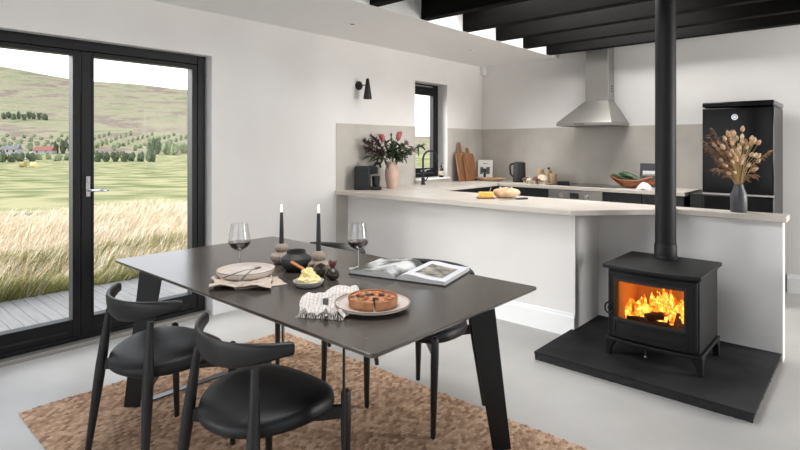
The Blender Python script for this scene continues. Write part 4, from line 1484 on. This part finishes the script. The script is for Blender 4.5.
# ================================================================= stove
m_slab = M('black slate', (22, 22, 23), .8, col2=(46, 46, 48), scale=3.0, detail=9, bump=.15, bscale=30, spec=.25)
m_riven = M('riven slate edge', (30, 30, 31), .7, bump=1.0, bscale=45)
m_iron = M('black stove paint', (11, 11, 12), .55, spec=.3)
m_brick = M('vermiculite fire brick', (176, 128, 84), .9)
m_log = M('charred log', (40, 22, 14), .9, col2=(74, 36, 16), scale=20, stretch=(.4, 3, 3), bump=.8, bscale=40)
m_stglass = thin_glass('stove glass', (1, .97, .93), .02, gain=.35)
HT = .058

# hearth slab with a rough front and right edge
hz = thing('hearth_slab', 'black slate hearth slab with a rough riven edge under the stove', 'hearth')
HX0, HX1, HY0 = -1.672, -.455, 3.185
mb = MB()
edge_pts = []
n = 60
for i in range(n + 1):
    edge_pts.append((HX0 + (HX1 - HX0) * i / n, HY0))
m_ = 40
for i in range(1, m_ + 1):
    edge_pts.append((HX1, HY0 + (NY0 - .001 - HY0) * i / m_))
full_top = edge_pts + [(PX1 + .001, NY0 - .001), (PX1 + .001, PY0 - .001), (HX0, PY0 - .02)]
mb.prism(full_top, HT - .006, HT)
mb.build('slab_top', m_slab, hz)
ed = MB()
lev = [0.0, .012, .024, .036, HT - .006]
rows = []
for li, z in enumerate(lev):
    row = []
    for j, (x, y) in enumerate(edge_pts):
        am = 0 if li == len(lev) - 1 else .010
        k = .5 + .5 * noise.noise(Vector((j * .9, z * 120, 3)))
        dx, dy = (0, 1) if j < n else ((-1, 0) if j > n else (-.7, .7))
        row.append((x + dx * (am * k + .002 * (4 - li)) * (1 if dx else 0), y + dy * (am * k + .002 * (4 - li)) * (1 if dy else 0), z))
    row += [(PX1 + .001, NY0 - .001, z), (PX1 + .001, PY0 - .001, z), (HX0 + .004, PY0 - .02, z)]
    rows.append(row)
ed.loops(rows, cap=True)
ed.build('riven_edge', m_riven, hz, sharp=10)

SX, SY = -1.050, 3.72        # stove centre
st = thing('wood_stove', 'black cast iron wood burning stove with a fire behind its glass', 'stove', (SX, SY, HT))
ZS = HT


def bowed(mb, amt=.035, half=.285):
    """push the front outwards in the middle"""
    return mb.warp(lambda v: (v.x, v.y - amt * max(0.0, 1 - ((v.x - .02) / half) ** 2) * smooth((-.10 - v.y) / .14), v.z))


yf, yb = -.245, .215
zb, zt = .125, .562
NX = 14
b = MB()
b.box(-.245, -.225, yf, yb, zb, zt).box(.265, .285, yf, yb, zb, zt).box(-.225, .265, yb - .02, yb, zb, zt)
b.box(-.225, .265, yf, yb - .02, zb, zb + .02, NX).box(-.225, .265, yf, yb - .02, zt - .02, zt, NX)
bowed(b).build('firebox', m_iron, st, bevel=.003)
b = MB().box(-.215, .255, yb - .045, yb - .022, zb + .03, zt - .025).box(-.223, -.200, yf + .06, yb - .045, zb + .03, zt - .025).box(.240, .263, yf + .06, yb - .045, zb + .03, zt - .025)
b.build('fire_bricks', m_brick, st)
MB().box(-.215, .255, yf + .03, yb - .05, zb + .021, zb + .045).build('ash_bed', m_log, st)
# top plate with bowed front
b = MB().box(-.272, .300, yf - .035, yb + .06, zt + .001, zt + .026, 20)
bowed(b, .035, .29).build('top_plate', m_iron, st, bevel=.005)
# bottom plinth lip
b = MB().box(-.262, .302, yf - .020, yb, zb - .022, zb - .001, 20)
bowed(b, .035, .285).build('base_plate', m_iron, st, bevel=.004)
# door: frame with window opening and lower panel
gx0, gx1, gz0, gz1 = -.206, .219, .248, .510
d0, d1 = yf - .022, yf - .001
dx0, dx1, dz0, dz1 = -.236, .276, .140, .548
b = MB()
b.box(dx0, gx0, d0, d1, dz0, dz1, 2).box(gx1, dx1, d0, d1, dz0, dz1, 2)
b.box(gx0, gx1, d0, d1, gz1, dz1, NX).box(gx0, gx1, d0, d1, dz0, gz0, NX)
dr = bowed(b).build('stove_door', m_iron, st, bevel=.002)
b = MB()   # raised bead round the lower panel and the outer edge of the door
w = .008
for (p, q, r_, s) in ((-.195, .235, .228, .236), (-.195, .235, .158, .166)):
    b.box(p, q, d0 - .005, d0 - .0005, r_, s, NX)
b.box(-.195, -.187, d0 - .005, d0 - .0005, .166, .228).box(.227, .235, d0 - .005, d0 - .0005, .166, .228)
b.box(dx0 + .005, dx0 + .013, d0 - .005, d0 - .0005, dz0 + .01, dz1 - .01).box(dx1 - .013, dx1 - .005, d0 - .005, d0 - .0005, dz0 + .01, dz1 - .01)
b.box(dx0 + .013, dx1 - .013, d0 - .005, d0 - .0005, dz1 - .018, dz1 - .010, NX)
bowed(b).build('door_bead', m_iron, dr)
b = MB()
b.box(gx0, gx1, d0 + .004, d0 + .010, gz1 - .018, gz1, NX).box(gx0, gx1, d0 + .004, d0 + .010, gz0, gz0 + .014, NX)
b.box(gx0, gx0 + .012, d0 + .004, d0 + .010, gz0, gz1).box(gx1 - .010, gx1, d0 + .004, d0 + .010, gz0, gz1)
bowed(b).build('glass_clamp', m_gasket, dr)
b = MB().box(gx0 - .005, gx1 + .005, d0 + .012, d0 + .016, gz0 - .005, gz1 + .005, NX)
bowed(b).build('glass_pane', m_stglass, dr)
# handle on the left
hd = MB().tube([(-.222, d0 - .002, .315), (-.222, d0 - .028, .315)], .010, 12)
hd.tube([(-.222, d0 - .028, .315 + .030 * math.sin(a)) if False else (-.222 + .026 * math.cos(a), d0 - .030, .315 + .034 * math.sin(a)) for a in [2 * PI * i / 18 for i in range(19)]], .006, 8)
hd.ball((-.222, d0 - .028, .315), (.012, .008, .014), 10, 8)
hd.build('door_handle', m_iron, st)
MB().tube([(-.0, yf - .05, zb - .035), (.01, yf - .09, zb - .05)], .004, 8).ball((.012, yf - .095, zb - .052), .009, 10, 8).build('air_control', m_steel_d, st)
for sx in (-1, 1):
    for sy in (-1, 1):
        x, y = (-.245 if sx < 0 else .282), (-.232 if sy < 0 else .19)
        rings = []
        for z, wd, o in ((0.0, .016, .002), (.012, .016, .002), (.05, .019, -.001), (.085, .029, -.011), (.103, .043, -.025)):
            cx, cy = x + sx * o, y + sy * o
            rings.append([(cx - wd, cy - wd, z), (cx + wd, cy - wd, z), (cx + wd, cy + wd, z), (cx - wd, cy + wd, z)])
        MB().loops(rings).build('leg', m_iron, st, bevel=.004)

# flue
fl = thing('flue_pipe', 'straight black flue pipe rising from the stove to the ceiling', 'flue', (-1.066, 3.895, HT + zt + .027))
ftop = ZT - (HT + zt + .027) - .002
MB().lathe([(0, 0), (.078, 0), (.078, .012), (.071, .02), (.071, .085), (.068, .09), (.068, .10), (0, .10)], seg=48).build('flue_collar', m_iron, fl)
MB().lathe([(0, .10), (.065, .10), (.065, ftop), (0, ftop)], seg=48).build('pipe', m_iron, fl)

# fire
fi = thing('burning_fire', 'blazing log fire inside the stove', 'fire', (SX, SY, HT + zb + .046))
def log(p0, p1, r):
    p0, p1 = Vector(p0), Vector(p1)
    pts = [p0.lerp(p1, t) + Vector((0, 0, .006 * math.sin(t * 7))) for t in (0, .2, .4, .6, .8, 1)]
    MB().tube(pts, [r * .92, r, r * 1.05, r * .95, r, r * .9], 10).build('log', m_log, fi)
log((-.17, -.12, .035), (.14, -.06, .030), .030)
log((-.14, .06, .032), (.17, .02, .034), .030)
log((.18, -.15, .025), (.02, .08, .105), .032)
log((-.05, -.13, .080), (.16, .07, .085), .026)
m_f = bpy.data.materials.new('fire flame')
m_f.use_nodes = True
nt = m_f.node_tree
nt.nodes.clear()
out = nt.nodes.new('ShaderNodeOutputMaterial')
em = nt.nodes.new('ShaderNodeEmission')
tr = nt.nodes.new('ShaderNodeBsdfTransparent')
mix = nt.nodes.new('ShaderNodeMixShader')
tcx = nt.nodes.new('ShaderNodeTexCoord')
nz = nt.nodes.new('ShaderNodeTexNoise')
nz.inputs['Scale'].default_value = 22
nz.inputs['Detail'].default_value = 3
nz.inputs['Distortion'].default_value = 1.2
rp = nt.nodes.new('ShaderNodeValToRGB')
e_ = rp.color_ramp.elements
e_[0].position, e_[0].color = .30, (1.0, .10, .005, 1)
e_[1].position, e_[1].color = .62, (1.0, .55, .10, 1)
e2 = e_.new(.47); e2.color = (1.0, .24, .012, 1)
rs = nt.nodes.new('ShaderNodeMapRange')
rs.inputs['From Min'].default_value = .35
rs.inputs['From Max'].default_value = .62
rs.inputs['To Min'].default_value = .15
rs.inputs['To Max'].default_value = 1.0
mul = nt.nodes.new('ShaderNodeMath'); mul.operation = 'MULTIPLY_ADD'
mul.inputs[1].default_value = 2.2; mul.inputs[2].default_value = .5
nt.links.new(tcx.outputs['Object'], nz.inputs['Vector'])
nt.links.new(nz.outputs['Fac'], rp.inputs['Fac'])
nt.links.new(nz.outputs['Fac'], rs.inputs['Value'])
nt.links.new(rp.outputs['Color'], em.inputs['Color'])
nt.links.new(rs.outputs[0], mul.inputs[0])
nt.links.new(mul.outputs[0], em.inputs['Strength'])
nt.links.new(rs.outputs[0], mix.inputs[0])
nt.links.new(tr.outputs[0], mix.inputs[1])
nt.links.new(em.outputs[0], mix.inputs[2])
nt.links.new(mix.outputs[0], out.inputs[0])


def flame(base, h, w, lean, curl):
    base = Vector(base)
    pts, rad = [], []
    for i in range(11):
        t = i / 10
        pts.append(base + Vector((lean * t + curl * math.sin(t * 5.5) * t, .01 * math.sin(t * 4), h * t)))
        rad.append(w * (math.sin(PI * min(1, .18 + t * .80)) ** 1.1) * (1 - .45 * t) + .0008)
    MB().tube(pts, rad, 10, flat=.45, up=(1, 0, 0)).build('flame', m_f, fi)


for k in range(44):
    x = -.17 + .36 * ((k * 7 % 44) / 43) + random.uniform(-.02, .02)
    hgt = random.uniform(.07, .15) * (1.0 + .55 * smooth((x + .05) / .2)) * (1.5 if k % 4 == 0 else .85)
    flame((x, random.uniform(-.12, .10), random.uniform(.03, .085)), min(hgt, .235), random.uniform(.014, .032), random.uniform(-.05, .05), random.uniform(-.02, .02))
eb = MB()
for k in range(60):
    eb.ball((random.uniform(-.19, .19), random.uniform(-.19, .12), random.uniform(.0, .015)), (random.uniform(.006, .014),) * 3, 6, 5)
ob = eb.build('embers', emission('glowing ember', (1.0, .22, .02), 1.6), fi)
ob['kind'] = 'stuff'
# ================================================================= outside
Fw = Vector((-math.sin(YAW), math.cos(YAW), 0))
Rw = Vector((math.cos(YAW), math.sin(YAW), 0))
GT = [3, 6.5, 10, 20, 40, 60, 120, 200, 260, 320, 400, 500, 700, 900, 1000]
GZ = [-.32, -.38, -.6, -1.25, -2.1, -2.9, -4.0, -3.8, -1.5, 2.5, 9, 22, 62, 120, 122]


def sky_v(s):
    u = 400 + 531 * s
    return lerp_list(u, [-500, -200, 0, 45, 68, 93, 140, 190, 260, 380, 460, 800], [40, 52, 67, 74, 78, 81.5, 86, 90, 98, 138, 150, 152])


def ground_z(t, s):
    z = lerp_list(t, GT, GZ)
    if t > 240:
        tgt = HCAM + (147 - sky_v(s)) / 531 * 900
        k = smooth((t - 240) / 500)
        z = z * (1 - k) + k * (z + 1.5) * tgt / 121.5
        z += 3.0 * k * noise.noise(Vector((t * .02, s * 9, 1))) + 1.6 * k * math.sin(t * .055 + 5 * noise.noise(Vector((s * 5, t * .004, 3))))
    else:
        z += .12 * noise.noise(Vector((t * .15, s * t * .15, 0))) * min(1, t / 12)
    return z


def world(t, s, z=None):
    p = (Fw + Rw * s) * t
    return Vector((p.x, p.y, ground_z(t, s) if z is None else z))


m_meadow = M('meadow grass ground', (138, 148, 104), 1.0, col2=(206, 200, 156), scale=.22, detail=9, spec=.0, lo=.38, hi=.60)
m_moor = bpy.data.materials.new('moorland hillside')  # pale, greyed tones put the distance haze into the colour
m_moor.use_nodes = True
nt = m_moor.node_tree
b_ = nt.nodes['Principled BSDF']
b_.inputs['Roughness'].default_value = 1.0
b_.inputs['Specular IOR Level'].default_value = 0.0
tc = nt.nodes.new('ShaderNodeTexCoord')
mp = nt.nodes.new('ShaderNodeMapping')
mp.inputs['Scale'].default_value = (.013, .013, .07)
n1 = nt.nodes.new('ShaderNodeTexNoise'); n1.inputs['Scale'].default_value = 1.3; n1.inputs['Detail'].default_value = 14; n1.inputs['Roughness'].default_value = .72
nt.links.new(tc.outputs['Object'], mp.inputs['Vector']); nt.links.new(mp.outputs['Vector'], n1.inputs['Vector'])
rp = nt.nodes.new('ShaderNodeValToRGB')
el = rp.color_ramp.elements
el[0].position, el[0].color = .32, rgb(112, 116, 96)
el[1].position, el[1].color = .70, rgb(180, 170, 150)
for pz, c in ((.42, (146, 148, 118)), (.50, (162, 156, 132)), (.58, (134, 120, 112))):
    q = el.new(pz); q.color = rgb(*c)
nt.links.new(n1.outputs['Fac'], rp.inputs['Fac']); nt.links.new(rp.outputs['Color'], b_.inputs['Base Color'])

S = [-2.6 + 3.4 * i / 220 for i in range(221)]


def terrain(name, ts, mat, label):
    mb = MB()
    vs = [[mb.bm.verts.new(world(t, s)) for s in S] for t in ts]
    for i in range(len(ts) - 1):
        for j in range(len(S) - 1):
            mb._f((vs[i][j], vs[i][j + 1], vs[i + 1][j + 1], vs[i + 1][j]))
    return struct(mb.build(name, mat, sharp=180), label, 'ground')


# meadow close to the house is a plain strip so that nothing pokes into the room
mb = MB()
xs = [-4.45 - i * .6 for i in range(60)]
ys = [-14 + i * .8 for i in range(90)]
def gz(x, y):
    t = max(3.0, x * Fw.x + y * Fw.y)
    t = max(t, (-x - 1.0))
    return lerp_list(t, GT, GZ) + .10 * noise.noise(Vector((x * .3, y * .3, 0))) * min(1, max(0, (-x - 6) / 5)) - .02
vs = [[mb.bm.verts.new((x, y, gz(x, y))) for y in ys] for x in xs]
for i in range(len(xs) - 1):
    for j in range(len(ys) - 1):
        mb._f((vs[i][j], vs[i + 1][j], vs[i + 1][j + 1], vs[i][j + 1]))
struct(mb.build('ground', m_meadow, sharp=180), 'grassy ground beside the house', 'ground')
terrain('ground', [22, 25, 28, 32, 37, 43, 50, 60, 70, 82, 95, 110, 128, 148, 170, 195, 220, 245], m_meadow, 'flat green meadow beyond the tall grass')
terrain('hillside', [245, 255, 268, 282, 296, 312, 328, 345, 362, 380, 400, 420, 440, 460, 485, 510, 535, 560, 590, 620, 650, 680, 710, 740, 770, 800, 830, 860, 890, 905, 1000, 1200], m_moor, 'long moorland hill on the horizon')

# deck
dk = MB()
k = 0
y = -4.0
while y < 7.5:
    dk.box(-6.12, -4.375, y, y + .091, -.085, -.058)
    y += .096
dk.box(-6.13, -6.085, -4.0, 7.5, -.2, -.088).box(-4.45, -4.38, -4, 7.5, -.2, -.088)
struct(dk.build('deck', M('weathered grey decking', (168, 166, 164), .75, col2=(186, 184, 182), scale=4, stretch=(.5, 8, 1)), bevel=.002), 'grey weathered timber deck outside the glazed door', 'deck')


# tall grass: curved blades, one object per colour
GRASS = []


def blades(n, mi, xr, hr, dens_pow, bend, width):
    X = -6.2 - (xr - 6.2) * rng.random(n) ** dens_pow
    # keep to the fan seen through the openings, with a margin
    ratio = rng.uniform(-.05, .95, n)
    Y = -X * ratio + rng.uniform(-1.0, 1.0, n)
    Z = np.array([gz(x, y_) for x, y_ in zip(X, Y)])
    # clumps
    cl = np.array([noise.noise(Vector((x * .9, y_ * .9, 5))) for x, y_ in zip(X, Y)])
    Hh = rng.uniform(hr[0], hr[1], n) * (1 + .35 * cl)
    ang = rng.normal(1.1, .7, n)
    bx, by = np.cos(ang) * bend * Hh * rng.uniform(.3, 1.3, n), np.sin(ang) * bend * Hh * rng.uniform(.3, 1.3, n)
    wd = width * (1 + (-X - 6.2) * .10)
    wa = rng.uniform(0, PI, n)
    wx, wy = np.cos(wa) * wd, np.sin(wa) * wd
    V = np.zeros((n, 7, 3))
    for li, (t, ww) in enumerate(((0, 1.0), (.45, .9), (.8, .6))):
        px, py, pz = X + bx * t * t, Y + by * t * t, Z + Hh * (t - .18 * bend * t * t)
        V[:, li * 2] = np.stack([px - wx * ww, py - wy * ww, pz], -1)
        V[:, li * 2 + 1] = np.stack([px + wx * ww, py + wy * ww, pz], -1)
    V[:, 6] = np.stack([X + bx, Y + by, Z + Hh * (1 - .18 * bend) * (1 - .25 * bend)], -1)
    GRASS.append((V, mi))


blades(60000, 0, 22, (.40, .80), 1.15, .5, .003)
blades(80000, 1, 9.0, (.28, .62), 1.25, .5, .004)
blades(1500, 2, 14, (.6, .9), 1.4, .45, .004)
V = np.concatenate([g[0] for g in GRASS])
MI = np.concatenate([np.full(len(g[0]), g[1]) for g in GRASS])
n = len(V)
base = (np.arange(n) * 7)[:, None]
quads = np.concatenate([base + np.array([[0, 1, 3, 2]]), base + np.array([[2, 3, 5, 4]])], 0)
tris = base + np.array([[4, 5, 6]])
me = bpy.data.meshes.new('tall_grass')
me.vertices.add(n * 7); me.vertices.foreach_set('co', V.ravel())
li = np.concatenate([quads.ravel(), tris.ravel()]).astype(np.int32)
me.loops.add(len(li)); me.loops.foreach_set('vertex_index', li)
starts = np.concatenate([np.arange(0, quads.size, 4), quads.size + np.arange(0, tris.size, 3)]).astype(np.int32)
me.polygons.add(len(starts)); me.polygons.foreach_set('loop_start', starts)
me.update(calc_edges=True)
me.polygons.foreach_set('material_index', np.concatenate([MI, MI, MI]).astype(np.int32))
for nm, c1, c2 in (('straw grass blades', (224, 206, 174), (240, 228, 208)), ('green grass blades', (138, 148, 80), (198, 194, 124)), ('ochre grass blades', (206, 168, 124), (220, 188, 146))):
    me.materials.append(M(nm, c1, .9, col2=c2, scale=.8, detail=6, spec=.1))
o = bpy.data.objects.new('tall_grass', me)
COL.objects.link(o)
tag(o, 'tall pale straw and green grass beyond the deck', 'grass', kind='stuff')

# trees and shrubs
m_tree_d = M('dark hedge foliage', (112, 126, 100), 1.0, col2=(140, 150, 122), scale=1.4, detail=6, spec=0)
m_tree_g = M('grey green foliage', (150, 162, 128), 1.0, col2=(176, 182, 146), scale=1.4, detail=6, spec=0)
m_bark = M('bark', (92, 80, 68), 1.0)


def crown_mesh(mat, seed):
    mb = MB()
    r = random.Random(seed)
    for k in range(9):
        c = (r.uniform(-.5, .5), r.uniform(-.5, .5), r.uniform(.35, .85))
        mb.ball(c, r.uniform(.28, .5), 14, 9, .55, 3.2, seed + k)
    me = mb.build('crown', mat)
    data = me.data
    bpy.data.objects.remove(me)
    return data


crowns = {('d', i): crown_mesh(m_tree_d, 10 + i) for i in range(3)}
crowns.update({('g', i): crown_mesh(m_tree_g, 40 + i) for i in range(3)})
trunk_mb = MB().tube([(0, 0, -.2), (0, 0, .5)], [.05, .03], 8).build('trunk', m_bark)
trunk_me = trunk_mb.data
bpy.data.objects.remove(trunk_mb)


def tree(t, u, h, w, kind, label, group):
    s = (u - 400) / 531
    p = world(t, s)
    r = thing('tree', label, 'tree', (p.x, p.y, p.z - .1), random.uniform(0, 6), group)
    c = bpy.data.objects.new('crown', crowns[kind, random.randrange(3)])
    COL.objects.link(c); c.parent = r; c.scale = (w, w, h)
    tk = bpy.data.objects.new('trunk', trunk_me)
    COL.objects.link(tk); tk.parent = r; tk.scale = (w, w, h)


for u in range(4, 40, 5):
    tree(520 + random.uniform(-10, 10), u, random.uniform(5, 6.5), 2.6, 'd', 'dark tree in the plantation block up on the hillside', 'hillside plantation')
tree(520, 45, 5.5, 3.2, 'd', 'lone dark tree right of the plantation on the hillside', None)
for u in (-8, 2, 12, 22, 32):
    tree(185 + random.uniform(-8, 8), u, random.uniform(2.8, 3.8), 1.75, 'd', 'rounded shrub in the hedge across the meadow, left pane', 'hedge shrubs left')
for u in (38, 48, 58, 67):
    tree(200 + random.uniform(-8, 8), u, random.uniform(2.0, 2.8), 1.5, 'g', 'grey green shrub in the hedge below the red roofed house', 'hedge shrubs by the house')
for u, h_ in ((55, 8), (63, 9.5), (71, 8)):
    tree(255, u, h_ * .62, 1.9, 'd', 'dark tree standing right of the red roofed house', 'trees right of the house')
for u in (6, 18, 30):
    tree(272, u, random.uniform(3.3, 4.2), 1.7, 'g', 'grey green tree behind the white house', 'trees behind the white house')
for u in range(97, 160, 9):
    tree(190 + random.uniform(-6, 6), u, random.uniform(2.8, 3.5), 1.75, 'd', 'dark shrub in the hedge across the meadow, right pane', 'hedge shrubs right')
for u, h_, k_ in ((149, 8, 'd'), (157, 10.5, 'd'), (166, 8.5, 'g'), (175, 7.5, 'g'), (184, 7, 'g'), (193, 6, 'g')):
    tree(240 + (u % 5) * 4, u, h_ * .62, 2.3, k_, 'tree in the loose clump at the right of the glazed door', 'trees in the right hand clump')
for k in range(44):
    tree(275 + 17 * (k * 5 % 9), 92 + k * 2.4, random.uniform(2.0, 3.4), 1.4, 'g', 'scattered shrub on the lower hill slope, right pane', 'slope shrubs right')
for k in range(24):
    tree(285 + 15 * (k * 3 % 8), -10 + k * 3.4, random.uniform(2.0, 3.2), 1.6, 'g', 'scattered shrub on the lower hill slope, left pane', 'slope shrubs left')

# houses and bales
def house(name, label, t, u, L, D, H_, roof, wall_m, roof_m):
    s = (u - 400) / 531
    p = world(t, s)
    r = thing(name, label, 'house', (p.x, p.y, p.z), YAW + .1)
    MB().box(-L / 2, L / 2, -D / 2, D / 2, -1, H_).build('house_walls', wall_m, r)
    MB().loops([[(-L / 2 - .2, -D / 2 - .3, H_), (-L / 2 - .2, D / 2 + .3, H_), (-L / 2 - .2, 0, H_ + roof)], [(L / 2 + .2, -D / 2 - .3, H_), (L / 2 + .2, D / 2 + .3, H_), (L / 2 + .2, 0, H_ + roof)]]).build('roof', roof_m, r)
    MB().box(L / 2 - .9, L / 2 - .3, -.3, .3, H_ + roof * .4, H_ + roof + .8).build('chimney', wall_m, r)
    for x in (-L * .28, L * .22):
        MB().box(x - .4, x + .4, -D / 2 - .03, -D / 2, H_ * .4, H_ * .8).build('window', m_frame, r)


m_hw = M('white render', (236, 234, 230), .9)
m_rr = M('red tin roof', (186, 112, 98), .8)
m_gr = M('grey slate roof', (150, 150, 152), .8)
house('house', 'long house with a red roof across the meadow', 250, 45, 8.0, 5, 1.7, 1.9, m_hw, m_rr)
house('house', 'small white house with grey roof left of the red roofed one', 250, 13.5, 5.5, 4, 2.4, 1.6, m_hw, m_gr)
house('house', 'tiny white gable at the far left of the meadow', 255, 5, 3.0, 3, 2.0, 1.4, m_hw, m_gr)
for u, lab in ((23, 'left straw bale out on the meadow'), (34, 'right straw bale out on the meadow')):
    p = world(140, (u - 400) / 531)
    o = MB().tube([(-.6, 0, .75), (.6, 0, .75)], .75, 16).build('straw_bale', M('bale straw', (222, 204, 140), 1), loc=(p.x, p.y, p.z - .05), rot=(0, 0, YAW))
    tag(o, lab, 'bale', 'straw bales on the meadow')
pth = MB()
def pf(u_, v_):
    t = 205 + 60 * u_
    s = (lerp_list(u_, [0, .4, 1], [22, 27, 34]) - 400) / 531 + (v_ - .5) * .012
    q = world(t, s)
    return (q.x, q.y, q.z + .25)
pth.grid(pf, 24, 1)
struct(pth.build('path', M('pale gravel', (186, 180, 172), 1)), 'pale farm track leading to the houses', 'path')

# all outdoor colours together: grass and moor reflect about a third of the daylight
for mt in bpy.data.materials:
    if mt.name in ('meadow grass ground', 'moorland hillside', 'straw grass blades', 'green grass blades', 'ochre grass blades', 'dark hedge foliage',
                   'grey green foliage', 'weathered grey decking', 'white render', 'red tin roof', 'grey slate roof', 'bale straw', 'pale gravel'):
        K = {'straw grass blades': .80, 'ochre grass blades': .7, 'green grass blades': .55, 'weathered grey decking': .40, 'moorland hillside': .68, 'grey green foliage': .64, 'dark hedge foliage': .54, 'meadow grass ground': .50}.get(mt.name, .45)  # moor stays lighter for the haze painted into it
        for nd in mt.node_tree.nodes:
            if nd.type == 'VALTORGB':
                for e in nd.color_ramp.elements:
                    e.color = [c * K for c in e.color[:3]] + [1]
            elif nd.type == 'BSDF_PRINCIPLED':
                nd.inputs['Base Color'].default_value = [c * K for c in nd.inputs['Base Color'].default_value[:3]] + [1]
# ================================================================= light
w = bpy.data.worlds.new('world')
scene.world = w
w.use_nodes = True
nt = w.node_tree
bg = nt.nodes['Background']
tc = nt.nodes.new('ShaderNodeTexCoord')
sx = nt.nodes.new('ShaderNodeSeparateXYZ')
rp = nt.nodes.new('ShaderNodeValToRGB')
rp.color_ramp.elements[0].position = 0.0
rp.color_ramp.elements[0].color = (.96, .97, 1.0, 1)
rp.color_ramp.elements[1].position = .6
rp.color_ramp.elements[1].color = (.86, .91, 1.0, 1)
nt.links.new(tc.outputs['Generated'], sx.inputs[0])
nt.links.new(sx.outputs['Z'], rp.inputs['Fac'])
nt.links.new(rp.outputs['Color'], bg.inputs['Color'])
bg.inputs['Strength'].default_value = SKY


def area(name, loc, rot, sx_, sy_, power, col, spread=PI):
    l = bpy.data.lights.new(name, 'AREA')
    l.shape = 'RECTANGLE'
    l.size, l.size_y = sx_, sy_
    l.energy = power
    l.color = col
    l.spread = spread
    o = bpy.data.objects.new(name, l)
    COL.objects.link(o)
    o.location = loc
    o.rotation_euler = rot
    return o


# added fill lamps outside two unseen, made-up openings, to brighten the room
area('fill_rear', (-1.9, YR - .30, 1.3), (PI / 2, 0, PI), 3.9, 2.1, P_FILL_REAR, (1.0, .992, .985))
area('fill_kitchen', (XR + .30, 5.3, 1.6), (PI / 2, 0, PI / 2), 1.5, 1.3, P_FILL_KIT, (1.0, .97, .94))

area('fill_roof', (-1.6, 1.4, ZT + .2), (0, 0, 0), 1.65, 1.65, P_FILL_ROOF, (1.0, .99, .98))  # added fill lamp over the made-up rooflight, lights the table

area('fill_roof_kitchen', ((KX0 + KX1) / 2, (KY0 + KY1) / 2, ZT + .2), (0, 0, 0), KX1 - KX0 - .15, KY1 - KY0 - .15, P_FILL_ROOFK, (1.0, .955, .915))  # added fill lamp over the made-up kitchen rooflight, lifts the end wall

sun = bpy.data.lights.new('soft_sun', 'SUN')
sun.energy = P_SUN
sun.angle = math.radians(42)
sun.color = (1.0, .985, .96)
so = bpy.data.objects.new('soft_sun', sun)
COL.objects.link(so)
d = Vector((1.0, .95, -.50)).normalized()     # travelling in through the glazed door
so.rotation_euler = d.to_track_quat('-Z', 'Y').to_euler()

pl = bpy.data.lights.new('fire_glow', 'POINT')
pl.energy = 2.8
pl.color = (1.0, .38, .08)
pl.shadow_soft_size = .05
po = bpy.data.objects.new('fire_glow', pl)
COL.objects.link(po)
po.location = (SX, SY - .02, HT + .30)

for (x, y) in ((-3.505, 5.13), (-3.55, 3.31), (-3.55, 1.49)):  # the last one belongs to the added, unseen spot
    l = bpy.data.lights.new('downlight', 'SPOT')
    l.energy = P_SPOT
    l.spot_size = math.radians(110)
    l.spot_blend = .8
    l.shadow_soft_size = .03
    l.color = (1.0, .92, .83)
    o = bpy.data.objects.new('downlight', l)
    COL.objects.link(o)
    o.location = (x, y, ZC - .01)

vs_ = scene.view_settings
scene.display_settings.display_device = 'sRGB'
vs_.view_transform = 'Standard'
vs_.look = 'None'
vs_.exposure = EXPO
vs_.gamma = 1.0
vs_.use_curve_mapping = False
cy = scene.cycles
cy.use_denoising = True
cy.max_bounces = 10
cy.diffuse_bounces = 5
cy.glossy_bounces = 4
cy.transmission_bounces = 6
cy.transparent_max_bounces = 16
cy.caustics_reflective = False
cy.caustics_refractive = False
cy.sample_clamp_indirect = 4.0
